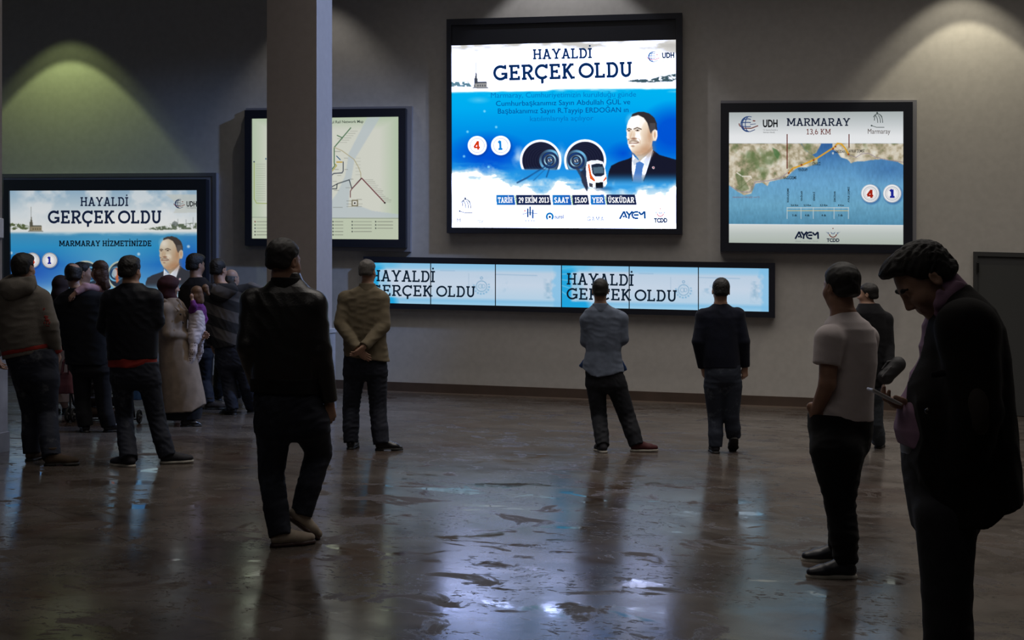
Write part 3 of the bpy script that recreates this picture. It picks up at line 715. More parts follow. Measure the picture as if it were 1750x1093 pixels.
    for i, (tx, x0, y0, x1, y1, m) in enumerate((('Marmaray, Cumhuriyetimizin kurulduğu günde', 838, 167, 1087, 165, 'f'), ('Cumhurbaşkanımız Sayın Abdullah GÜL ve', 847, 181, 1077, 178, 'b'), ('Başbakanımız Sayın R.Tayyip ERDOĞAN ın', 850, 194, 1074, 191.5, 'b'), ('katılımlarıyla açılıyor', 905, 207, 1014, 205.5, 'f'))):
        L.text(tx, x0, y0, x1, y1, 8.6, emit('screen_text_' + m, rgb(*((6, 72, 150) if m == 'b' else (4, 118, 196))), 1.0), 'sans', bold=.0)
    for tx, x0, x1 in (('TARİH', 851, 876), ('29 EKİM 2013', 886, 938), ('SAAT', 947, 972), ('15.00', 982, 1003), ('YER', 1012, 1031), ('ÜSKÜDAR', 1039, 1084)): L.text(tx, x0, 346.4, x1, 346.2, 9.4, WH, t=.19, gap=.03)
    L.text('4', 809.5, 256, 821, 255.8, 15, emit('screen_red', rgb(214, 60, 16), 1.0), t=.24); L.text('1', 850.5, 256.5, 859.5, 256.2, 16, emit('screen_blue', rgb(20, 130, 215), 1.0), t=.26)
    SB = emit('screen_logo_blue', rgb(22, 84, 158), .8); SR = emit('screen_logo_red', rgb(200, 70, 50), 1.1); SK = emit('screen_ink', rgb(14, 40, 70), 1.0)
    globe_logo(L, 1117, 97, 8.6, emit('screen_globe', rgb(30, 90, 150), 1.1), SR); L.text('UDH', 1131.5, 99, 1152.5, 98.4, 8.6, SK, 'sans', bold=.05)
    L.text('T.C. Ulaştırma', 1132, 103, 1152, 102.5, 2.6, SK, 'sans'); L.text('Bakanlığı', 1132, 106, 1148, 105.6, 2.2, GREYI, 'sans')
    swoosh_logo(L, 796, 352, .95, SK); L.text('M', 780, 379, 787, 379, 6, GREYI, 'sans'); L.text('ray', 815, 380, 826, 380, 6, GREYI, 'sans')
    for x, y0, y1 in ((902, 356, 371), (906, 352.5, 368), (910.5, 358, 373)): L.stroke([(x, y0), (x, y1)], 2.6, SB)
    L.stroke([(893, 366), (903, 363), (919, 365)], 1.0, SB); L.disc(897, 360, 1.2, SR)
    for i, x in enumerate((898, 903, 908, 912)): L.stroke([(x, 377), (x + 1.6, 377)], 1.6, SB)
    L.arc(939.5, 370, 5.2, 5.6, 130, 410, 3.2, CYAN); L.disc(939.5, 370.5, 2, NAVY); L.text('nurol', 947.5, 373.5, 963, 373, 6.4, SB, 'sans', bold=.03)
    L.text('GAMA', 1003.5, 377.5, 1032, 377.2, 7.4, SB, t=.13, serif=False, gap=.22); ayem_logo(L, 1059, 374, 1103, 373.4, 13, SB); L.text('Altyapı Yatırımları', 1061, 379, 1101, 378.6, 1.8, GREYI, 'sans')
    wing_logo(L, 1128.5, 364.5, 5.4, SB, SR); L.text('TCDD', 1118, 380, 1140.5, 379.6, 7, SK, 'sans', bold=.06)
    o = L.build('lettering', .1335, scr); o.matrix_parent_inverse = inv_of(scr)
big_screen()

# ------------------------------------------------------------------ the light box on the left
def left_box():
    casing = [(3, 297), (369, 295), (369, 549), (4, 545)]
    outer = [(6, 307), (352, 306), (352, 546), (7, 542)]
    q = [(15, 325.5), (336, 324.7), (337, 533), (18, 529)]
    root, fix = light_box('light_box', 'lit advertising box with portrait and slogan, low on the wall behind the crowd', casing, outer, q, .22)
    v, f = frame_vf(casing, [(6, 303), (363, 301), (363, 549), (7, 545)], .09, .11, .09); fix(mesh_obj('rim', v, f, plain('rim_grey', (.16, .16, .18), .45, .3), root))
    P = Print(q, 420, 270, (222, 230, 236), 9); X, Y = P.X, P.Y
    n1 = P.fbm(40, 16, 5, 13); n2 = P.fbm(34, 30, 5, 18)
    sky = P.ramp(Y, [(325, (150, 182, 206)), (345, (178, 200, 214)), (365, (214, 224, 230)), (392, (232, 234, 232))]); P.put(np.ones_like(X), sky)
    P.put(np.clip((n2 - .5) * 5, 0, 1) * np.clip((X - 20) / 30, 0, 1), (236, 238, 238), .7); P.put(np.clip(1 - np.hypot((X - 215) / 120, (Y - 378) / 30), 0, 1), (250, 250, 248), .8)
    t = Y - 397
    sea = P.ramp(t, [(0, (130, 180, 205)), (4, (70, 150, 195)), (25, (50, 150, 205)), (55, (40, 120, 200)), (85, (90, 160, 214)), (112, (190, 222, 232)), (130, (225, 236, 238))])
    P.put(np.clip((t + 2) / 4, 0, 1), sea)
    lt = np.clip(1 - np.hypot((X - 180) / 90, (Y - 445) / 60), 0, 1); P.put(lt * np.clip(t / 4, 0, 1), (110, 185, 215), .7)
    dk = np.clip(1 - np.hypot((X - 60) / 60, (Y - 465) / 40), 0, 1) + np.clip(1 - np.hypot((X - 325) / 40, (Y - 450) / 60), 0, 1); P.put(dk * np.clip(t / 4, 0, 1), (40, 90, 190), .8)
    P.put(np.clip((n1 - .5) * 4, 0, 1) * np.clip(1 - np.abs(t - 1) / 6, 0, 1), (225, 236, 240), .6); P.put(np.clip((Y - 500 + (n2 - .5) * 40) / 20, 0, 1) * np.clip(1 - (X - 90) / 200, .2, 1), (220, 232, 228), .8)
    for x, y in ((237, 434), (322, 421), (19, 432)): P.ell(x, y, 2.4, 2.4, (215, 236, 245), .8, 1)
    tower(P, 54, 394, .92, (92, 90, 76), (150, 138, 112)); shore(P, [(17, 382), (28, 379), (50, 386), (50, 392), (17, 393)], (92, 104, 70), 14); shore(P, [(245, 391), (280, 386), (292, 382), (318, 382), (336, 380), (336, 391), (270, 393)], (96, 108, 88), 15)
    for x, y, h in ((298, 386, 9), (304, 386, 12), (318, 385, 10), (330, 384, 13)): P.line([(x, y), (x, y - h)], .8, (110, 120, 120), .7)
    P.ell(299, 382, 5, 4, (110, 118, 116), .8)
    P.poly([(283, 332), (336, 332), (336, 363), (296, 364), (305, 350)], (205, 208, 200), .7, 2)
    for cx in (146, 208): tunnel(P, cx, 470, 32 * .78, cx + (8 if cx < 180 else -10), 468, (186, 192, 176), (40, 52, 66), 540)
    P.poly([(195, 460), (200, 456), (203, 480), (199, 484)], (225, 110, 60), .8); P.ell(196, 466, 4, 7, (190, 205, 215), .8)
    for x in (55, 85): badge(P, x, 444.6, 13.2, True); P.ring(x, 444.6, 12.2, 1.6, (150, 150, 150), .8)
    def TT(x, y): return (272 + (x - 548) * .1545, 404 + (y - 57) * .1545)
    portrait(P, TT, 1, (66, 60, 58), (206, 190, 166), (56, 58, 66))
    prt = fix(P.build('poster', .19, emit_print('poster_print_left', .80), root))
    L = Letters(); LN = emit('lightbox_navy', rgb(26, 38, 66), .75)
    L.text('HAYALDİ', 137, 352, 219.5, 352, 15.4, LN, t=.175); L.text('GERÇEK', 82, 381.8, 196.6, 381.8, 22.4, LN, t=.185); L.text('OLDU', 202, 381.8, 276.5, 381.8, 22.4, LN, t=.185)
    L.text('MARMARAY HİZMETİNİZDE', 101, 420.6, 259, 420.6, 9.8, emit('lightbox_black', rgb(14, 26, 42), .6), t=.2, gap=.04)
    L.text('1', 80.5, 451, 88, 451, 12.5, DBLUE, t=.26); L.text('4', 51, 451, 60, 451, 12, RED, t=.24); L.text('HIZ 4', 26, 434, 42, 434, 3, GREYI, 'sans')
    globe_logo(L, 307, 348, 7.6, NAVY, MAROON); L.text('UDH', 318.5, 352.5, 336, 352.5, 8.6, INK, 'sans', bold=.03); L.text('T.C. Ulaştırma', 319, 356, 335, 356, 2.4, INK, 'sans')
    o = L.build('lettering', .1925, prt); o.matrix_parent_inverse = inv_of(prt)
left_box()

# ------------------------------------------------------------------ rail network map behind the column
def rail_map():
    casing = [(420, 184.6), (704, 181.2), (701, 430), (420, 425)]
    outer = [(417.9, 188.2), (693, 184.9), (693.4, 423.4), (418.4, 419.3)]
    q = [(429.7, 202.5), (680.8, 199), (680.8, 409), (429.7, 407.2)]
    root, fix = light_box('light_box', 'lit rail network map partly hidden by the square column', casing, outer, q, .16)
    P = Print(q, 330, 270, (226, 228, 216), 21); X, Y = P.X, P.Y
    e = np.minimum.reduce([P.U, 1 - P.U, P.V * 1.2, (1 - P.V) * 1.2]); P.put(np.clip((.13 - e) / .13, 0, 1), (186, 208, 176), .8)
    P.put(np.clip((Y - 371) / 2, 0, 1), (206, 216, 192))
    P.poly([(650, 200), (628, 200), (596, 262), (590, 300), (576, 330), (560, 352), (560, 372), (681, 372), (681, 366), (636, 360), (615, 352), (595, 355), (598, 320), (606, 272)], (196, 208, 214), .75, 2)
    P.line([(560, 372.5), (681, 373)], 1, (120, 130, 120), .8); P.line([(429, 371), (560, 372)], 1, (120, 130, 120), .6)
    def K(*zs): return [(400 + x / 3.903, 160 + y / 3.903) for x, y in zs]
    P.line(K((778, 228), (668, 358), (668, 460), (672, 480), (640, 520), (600, 560)), 1.6, (60, 110, 70)); P.line(K((688, 278), (722, 294)), 1.4, (60, 110, 70))
    P.line(K((668, 358), (720, 380), (800, 438), (830, 490), (845, 530), (846, 562)), 1.4, (190, 182, 150)); P.line(K((676, 470), (684, 480), (655, 515)), 1.4, (190, 170, 60))
    P.line(K((685, 456), (720, 456)), 1.8, (205, 160, 40)); P.line(K((728, 455), (728, 515), (720, 528), (665, 532), (640, 552)), 1.6, (54, 62, 82)); P.line(K((684, 416), (708, 440)), 1.6, (54, 100, 140))
    P.line(K((600, 650), (690, 600), (768, 574), (786, 634), (848, 564)), 1.5, (54, 62, 72)); P.line(K((655, 634), (684, 634), (688, 602)), 1.5, (54, 62, 72)); P.line(K((786, 634), (776, 650), (776, 690)), 1.4, (110, 46, 56))
    P.line(K((786, 634), (848, 568)), 1.5, (110, 46, 56)); P.line(K((852, 564), (1002, 724)), 1.7, (110, 46, 56)); P.ell(*K((1006, 728))[0], 1.6, 1.6, (50, 40, 44))
    x, y = K((805, 730))[0]; P.poly([(x-5.5, y-5.5), (x+5.5, y-5.5), (x+5.5, y+5.5), (x-5.5, y+5.5)], (100, 90, 60)); P.poly([(x-3.8, y-3.8), (x+3.8, y-3.8), (x+3.8, y+3.8), (x-3.8, y+3.8)], (232, 232, 224)); P.ell(x, y, 1.4, 1.6, (40, 40, 40))
    P.line(K((134, 455), (134, 700), (150, 730), (230, 732)), 1.3, (170, 185, 110)); P.ell(*K((134, 454))[0], 1.3, 1.3, (40, 60, 90)); P.ell(*K((212, 434))[0], 1.0, 1.4, (40, 90, 130))
    rs = np.random.RandomState(4)
    def squiggle(x, y, w_, a=.45): P.line([(x, y), (x + w_, y - .02)], 1.0, (120, 120, 112), a * rs.uniform(.6, 1.1), .9)
    for k in range(13): a_ = K((868 + k * 11.5, 574 + k * 12.3))[0]; squiggle(a_[0], a_[1], 9 + rs.rand() * 6)
    for k in range(17): a_ = K((148, 470 + k * 15))[0]; squiggle(a_[0], a_[1], 15, .3)
    for k in range(6): a_ = K((752 - k * 14, 250 + k * 15))[0]; squiggle(a_[0] + 6, a_[1], 12); squiggle(K((812, 400))[0][0], K((812, 430 + k * 22))[0][1], 8, .25)
    for (zx, zy, wpx) in ((690, 300, 9), (670, 385, 10), (735, 430, 6), (738, 505, 5), (690, 545, 6), (770, 570, 6), (746, 627, 8), (660, 585, 6), (668, 645, 8), (752, 715, 9), (820, 705, 8), (752, 735, 9), (820, 735, 9), (752, 752, 9), (820, 752, 8), (660, 758, 16), (672, 505, 6)):
        a_ = K((zx, zy))[0]; squiggle(a_[0], a_[1], wpx, .6)
    for row in range(5):
        for c0, wd_ in ((140, 18), (660, 14), (788, 30), (945, 26)):
            if (c0 == 945 and row > 2) or (c0 == 788 and row > 3): continue
            zx, zy = K((c0, 853 + row * 22))[0]; P.ell(zx, zy, 1.1, 1.3, ((120, 50, 46), (60, 90, 60), (50, 60, 80), (60, 60, 60), (60, 60, 60))[row] if c0 == 140 else (50, 56, 60), .9, .6); squiggle(zx + 3, zy, wd_, .9)
    prt = fix(P.build('poster', .131, emit_print('poster_print_map', .78), root))
    L = Letters(); L.text('Istanbul Rail Network Map', 551, 211, 621, 209.6, 4.6, emit('map_ink', rgb(60, 74, 66), .7), 'sans', bold=.012)
    o = L.build('lettering', .1335, prt); o.matrix_parent_inverse = inv_of(prt)
rail_map()

# ------------------------------------------------------------------ coast map on the right
def coast_map():
    casing = [(1231.6, 171.6), (1567, 170.8), (1566, 435), (1231, 432.5)]
    outer = [(1231.6, 176.2), (1560, 174), (1559.6, 432.5), (1231, 429)]
    q = [(1246, 191.7), (1544, 190), (1544, 418), (1245.8, 414.4)]
    root, fix = light_box('light_box', 'lit coast map box with route line, rightmost on the wall', casing, outer, q, .16)
    P = Print(q, 400, 306, (226, 230, 230), 31); X, Y = P.X, P.Y
    def K(*zs): return [(1210 + x / 3.241, 150 + y / 3.241) for x, y in zs]
    P.put(np.ones_like(X), P.ramp(Y, [(190, (178, 186, 186)), (210, (206, 212, 214)), (232, (240, 242, 244)), (246, (244, 246, 248))]))
    n = P.fbm(9, 9, 5, 33); n2 = P.fbm(26, 30, 4, 34); n3 = P.fbm(3, 7, 3, 36)
    sea = P.ramp(Y, [(244, (58, 104, 166)), (275, (88, 146, 196)), (310, (110, 170, 212)), (350, (112, 172, 204)), (382, (88, 146, 178))])
    dk = np.clip(1 - np.hypot((X - 1390) / 90, (Y - 255) / 40), 0, 1) + np.clip(1 - np.hypot((X - 1520) / 70, (Y - 290) / 30), 0, 1)
    sea = sea * (1 - .5 * np.clip(dk, 0, 1)[..., None]) + np.array([50, 98, 160]) / 255 * .5 * np.clip(dk, 0, 1)[..., None]
    sea = sea * (0.93 + .14 * n3[..., None]); body = np.clip((Y - 244.5), 0, 1) * np.clip(383 - Y + (X - 1246) * .006, 0, 1); P.put(body, sea)
    land = P.ramp(np.clip(n * 1.5 - .25, 0, 1), [(0, (120, 128, 92)), (.35, (176, 164, 136)), (.6, (214, 204, 182)), (1, (238, 234, 222))])
    grn = np.clip((n2 - .55) * 6, 0, 1)[..., None] * .7; land = land * (1 - grn) + np.array([96, 120, 72]) / 255 * grn
    for pts in (K((116, 300), (508, 300), (545, 350), (590, 380), (606, 392), (606, 420), (545, 440), (500, 440), (460, 470), (430, 500), (340, 520), (330, 545), (300, 525), (262, 530), (240, 585), (200, 595), (160, 572), (116, 540)), K((512, 300), (632, 300), (600, 360), (575, 372), (540, 345)), K((690, 300), (1090, 300), (1090, 432), (1050, 410), (960, 395), (900, 400), (860, 408), (815, 408), (792, 418), (770, 395), (735, 385), (716, 356), (690, 340))):
        P.put(P.poly(pts, None, 1, 1) * body, land)
    P.poly(K((355, 330), (385, 345), (398, 370), (385, 395), (368, 372)), (80, 122, 72), .8, 2); P.poly(K((150, 480), (175, 460), (230, 560), (180, 580)), (84, 110, 64), .5, 2)
    P.line(K((160, 470), (190, 490), (235, 490), (240, 500)), 2.0, (244, 240, 230), .8); P.line(K((185, 450), (185, 555)), 1.0, (90, 110, 70), .6); P.line(K((170, 560), (240, 505)), 1.0, (90, 110, 70), .6)
    P.line(K((126, 545), (180, 575), (232, 578), (262, 520), (330, 515), (400, 500), (440, 470)), 1.4, (150, 140, 160), .8); P.line(K((780, 370), (820, 385), (850, 365), (890, 362), (930, 385), (1000, 400), (1084, 412)), 1.2, (150, 135, 150), .8)
    P.line(K((445, 472), (470, 445), (520, 428), (560, 410), (600, 392), (700, 328), (716, 308), (738, 310), (760, 335), (778, 368)), 2.6, (226, 170, 50)); P.line(K((445, 474), (470, 448)), .8, (150, 90, 30), .7)
    for z in ((447, 472), (518, 427), (585, 400), (693, 338), (706, 325), (778, 368)): P.ell(*K(z)[0], 1.8, 1.8, (150, 70, 40), .9)
    P.ell(*K((692, 362))[0], 1.4, 2, (230, 230, 220), .8)
    P.put(np.clip(Y - 383 - (X - 1246) * .006, 0, 1), P.ramp(Y, [(382, (226, 230, 228)), (398, (196, 204, 200)), (418, (178, 188, 178))]))
    for x, y in ((1487.3, 330.5), (1524.8, 330.5)): badge(P, x, y, 15.6, True)
    x0, x1 = K((438, 0))[0][0], K((778, 0))[0][0]
    for zy, c in ((664, (214, 220, 220)), (680, (222, 196, 130))): yy = K((0, zy))[0][1]; P.line([(x0, yy), (x1, yy)], 1.3, c, .9)
    for zx in (438, 515, 583, 698, 778): xx = K((zx, 0))[0][0]; P.line([(xx, K((0, 662))[0][1]), (xx, K((0, 724))[0][1])], 1.0, (214, 224, 228), .9)
    prt = fix(P.build('poster', .131, emit_print('poster_print_coast', .86), root))
    L = Letters(); MN = emit('coast_navy', rgb(26, 36, 62), .7); MB = emit('coast_black', rgb(22, 24, 28), .6); MR = emit('coast_red', rgb(120, 42, 30), .7)
    L.text('MARMARAY', 1344.5, 215, 1453, 215, 13.2, MN, t=.17, gap=.03); L.text('13,6 KM', 1378, 229.6, 1420, 229.6, 9.4, MR, t=.14)
    globe_logo(L, 1280, 212, 13, emit('coast_globe', rgb(54, 84, 140), .7), MR); L.text('UDH', 1303.5, 216.8, 1329, 216.6, 12, MB, 'sans', bold=.035)
    L.text('T.C. Ulaştırma Denizcilik ve', 1304, 223, 1329, 223, 2.2, MB, 'sans'); L.text('Haberleşme Bakanlığı', 1304, 227, 1324, 227, 2.2, MB, 'sans')
    swoosh_logo(L, 1500, 206, .95, emit('coast_grey', rgb(80, 92, 92), .6)); L.text('Marmaray', 1482.5, 228.5, 1521.5, 228.2, 8.5, emit('coast_brown', rgb(96, 74, 66), .6), 'sans')
    for zx, z0, z1 in ((438, 256, 448), (781, 256, 332)): a_ = K((zx, z0), (zx, z1)); L.stroke(a_, 1.7, MR)
    for tx, zx, zy, wz in (('KAZLIÇEŞME', 418, 505, 72), ('YENİKAPI', 498, 461, 52), ('SİRKECİ', 576, 428, 46), ('ÜSKÜDAR', 700, 360, 58), ('AYRILIK ÇEŞMESİ', 782, 357, 84)): a_ = K((zx, zy), (zx + wz, zy)); L.text(tx, a_[0][0], a_[0][1], a_[1][0], a_[1][1], 4.6, MB, 'sans', bold=.02)
    for tx, zx, z0, z1 in (('KAZLIÇEŞME', 447, 634, 556), ('YENİKAPI', 523, 628, 572), ('SİRKECİ', 592, 626, 576), ('ÜSKÜDAR', 706, 632, 572), ('AYRILIK ÇEŞMESİ', 783, 634, 548)): a_ = K((zx, z0), (zx, z1)); L.text(tx, a_[0][0], a_[0][1], a_[1][0], a_[1][1], 2.8, MB, 'sans', bold=.03)
    for tx, zx, wz in (('3,6 Km', 458, 42), ('2,5 Km', 529, 42), ('3,3 Km', 620, 42), ('4 Km', 720, 32)): a_ = K((zx, 655), (zx + wz, 655)); L.text(tx, a_[0][0], a_[0][1], a_[1][0], a_[1][1], 3.2, MB, 'sans', bold=.03)
    for tx, zx in (('5 dk', 467), ('4 dk', 537), ('4 dk', 629), ('5 dk', 721)): a_ = K((zx, 711), (zx + 26, 711)); L.text(tx, a_[0][0], a_[0][1], a_[1][0], a_[1][1], 3.4, MB, 'sans', bold=.03)
    a_ = K((136, 610), (285, 610)); L.text('MARMARAY PROJESİ HATTI', a_[0][0], a_[0][1], a_[1][0], a_[1][1], 2.6, emit('coast_pink', rgb(150, 100, 100), .7), 'sans')
    L.text('4', 1481.5, 338, 1493, 338, 14, emit('coast_four', rgb(170, 40, 24), .85), t=.26); L.text('1', 1519.5, 338, 1529.5, 338, 14.5, DBLUE, t=.28)
    ayem_logo(L, 1359, 408, 1399, 408, 12.4, MN); L.text('Altyapı Yatırımları Genel', 1359, 412.6, 1398, 412.6, 1.6, GREYI, 'sans'); wing_logo(L, 1423.5, 399.5, 6.2, emit('coast_globe', rgb(54, 84, 140), .7), MR)
    L.text('TCDD', 1413, 413, 1434.5, 413, 5.6, MN, 'sans', bold=.04)
    o = L.build('lettering', .1335, prt); o.matrix_parent_inverse = inv_of(prt)
coast_map()

# ------------------------------------------------------------------ the row of six flat displays
def video_wall():
    outer = [(621, 437.8), (1324.7, 449), (1324.7, 543), (621, 525.9)]
    hole = [(631, 448.4), (1313.7, 458.6), (1313.7, 532.4), (631, 517.0)]
    pc = on_wall(973, 490)
    root = empty('display_cabinet', (pc[0], YWALL, pc[2])); tag(root, 'long black cabinet frame holding six lit displays side by side', 'display cabinet')
    inv = inv_of(root)
    v, f = frame_vf(outer, hole, 0, .12, 0); o = mesh_obj('frame', v, f, BLACK, root); o.matrix_parent_inverse = inv
    v, f = slab_quad(hole, 0, .05); o = mesh_obj('back_panel', v, f, plain('back_black', (.008, .008, .01), .5), root); o.matrix_parent_inverse = inv
    seams = [631, 736, 846.6, 959.5, 1075.3, 1193.5, 1313.7]
    where = ['first at the left end', 'second from left', 'third from left, without words', 'fourth from left, with blue rays', 'fifth from left', 'sixth at the right end']
    def edge(x): u = (x - 631) / (1313.7 - 631); return 448.4 + 10.2 * u, 517.0 + 15.4 * u
    PM = emit_print('panel_print', .88); LM = emit('panel_ink', rgb(16, 34, 52), .75)
    words_ = []
    for x0, x1, base in ((639, 744, 'H'), (968, 1084, 'H')): pass
    for i in range(6):
        xa, xb = seams[i] + (.8 if i else 0), seams[i + 1] - (.8 if i < 5 else 0)
        (ta, ba), (tb, bb) = edge(xa), edge(xb)
        q = [(xa, ta), (xb, tb), (xb, bb), (xa, ba)]
        e = empty('flat_display', on_wall((xa + xb) / 2, (ta + ba) / 2)); tag(e, 'lit blue display in the long frame, ' + where[i], 'display', 'displays in the long wall frame')
        iv = inv_of(e)
        v, f = slab_quad(q, .052, .082); h = mesh_obj('housing', v, f, BLACK, e); h.matrix_parent_inverse = iv
        P = Print(q, 118, 80, (196, 220, 240), 40 + i); U = P.U; V = P.V
        P.put(np.ones_like(U), P.ramp(V, [(0, (140, 200, 238)), (.12, (160, 208, 240)), (.2, (196, 216, 236)), (.5, (206, 222, 240)), (.82, (190, 218, 240)), (.9, (140, 200, 238)), (1, (164, 214, 244))]))
        n = P.fbm(8, 8, 4, 50 + i)
        if i % 3 == 0:                       # blue rays at the start of the slogan
            x = P.X - xa; y = P.Y - ta
            P.put(np.clip((26 - x + .4 * y) / 12, 0, 1), (20, 168, 232), .9)
            for k in range(5): P.line([(xa - 4, ta + 6 + k * 9), (xa + 60 - 9 * k, ta - 3 + k * 16)], 1.2, (200, 235, 250), .5, 2)
            P.put(np.clip((ta + 12 - P.Y) / 6, 0, 1) * np.clip((58 - x) / 20, 0, 1), (90, 190, 236), .6); P.put(np.clip((x - 14) / 4, 0, 1) * np.clip((P.Y - ta - 10) / 3, 0, 1) * np.clip((ba - 8 - P.Y) / 3, 0, 1), (206, 220, 238), .75)
        if i % 3 == 1:
            cx, cy = xa + (xb - xa) * .79, ta + (ba - ta) * .56
            P.ring(cx, cy, 9, 1.2, (90, 150, 190), .7); a_ = np.arctan2(P.Y - cy, P.X - cx); d = np.hypot(P.X - cx, P.Y - cy)
            P.put(np.clip(1 - np.abs(d - 13) / 2.4, 0, 1) * (.5 + .5 * np.sin(a_ * 16)) * (P.Y > cy - 4), (90, 160, 205), .8); P.ring(cx, cy - 14, 2, 1, (100, 155, 195), .8)
            P.ring(cx - 2, cy, 3.5, 1, (110, 160, 195), .6); P.ring(cx + 3, cy, 3, 1, (110, 160, 195), .6); P.line([(xa + 16, ta + 12), (xa + 40, ta + 12.5)], 1.4, (140, 180, 215), .5, 1.5)
            P.line([(cx - 22, cy - 22), (cx - 22, cy)], 1, (150, 180, 205), .5)
            P.put(np.clip(1 - np.hypot((P.X - cx) / 40, (P.Y - cy) / 20), 0, 1) * np.clip((n - .5) * 4, 0, 1), (170, 205, 230), .5)
        if i % 3 == 2:
            P.put(np.clip((U - .86 + (n - .5) * .12) / .05, 0, 1), (130, 198, 240), .75); P.line([(xa, ta + 17), (xa + 70, ta + 19)], 1.4, (140, 178, 210), .6, 1.5)
            P.put(np.clip(1 - np.abs(U - .8) / .08, 0, 1) * np.clip((n - .4) * 4, 0, 1) * (V > .3) * (V < .8), (130, 175, 205), .6)
            P.put(np.clip(1 - np.hypot((U - .12) / .1, (V - .5) / .2), 0, 1) * np.clip((n - .45) * 5, 0, 1), (140, 185, 215), .6)
        scr = P.build('screen', .0835, PM, e); scr.matrix_parent_inverse = iv
        words_.append((e, scr, xa, xb))
    # the slogan runs across two displays: each display carries its own share of the letters
    for s0, dx in ((0, 0), (3, 1)):
        L = Letters()
        if s0 == 0: L.text('HAYALDİ', 633, 480.3, 743.5, 482.2, 19.5, LM, t=.16); L.text('GERÇEK', 633, 505.0, 739.5, 506.6, 19.0, LM, t=.16); L.text('OLDU', 745.5, 506.8, 812.5, 507.9, 19.0, LM, t=.16)
        else: L.text('HAYALDİ', 968, 486.2, 1083, 488.4, 20.0, LM, t=.16); L.text('GERÇEK', 968, 511.4, 1079, 513.6, 19.8, LM, t=.16); L.text('OLDU', 1084.5, 514.0, 1157, 515.4, 19.8, LM, t=.16)
        for k in (0, 1):
            e, scr, xa, xb = words_[s0 + k]; S = Letters()
            lim = seams[s0 + 1]
            for f in L.f:
                pts = [L.v[i_][:2] for i_ in f]
                out = []                      # cut each stroke at the seam
                for a_, b_ in zip(pts, pts[1:] + pts[:1]):
                    ia = (a_[0] <= lim) == (k == 0); ib = (b_[0] <= lim) == (k == 0)
                    if ia: out.append(a_)
                    if ia != ib: t_ = (lim - a_[0]) / (b_[0] - a_[0]); out.append((lim, a_[1] + t_ * (b_[1] - a_[1])))
                if len(out) >= 3: S.poly(out, LM)
            o = S.build('lettering', .0855, scr); o.matrix_parent_inverse = inv_of(scr)
video_wall()

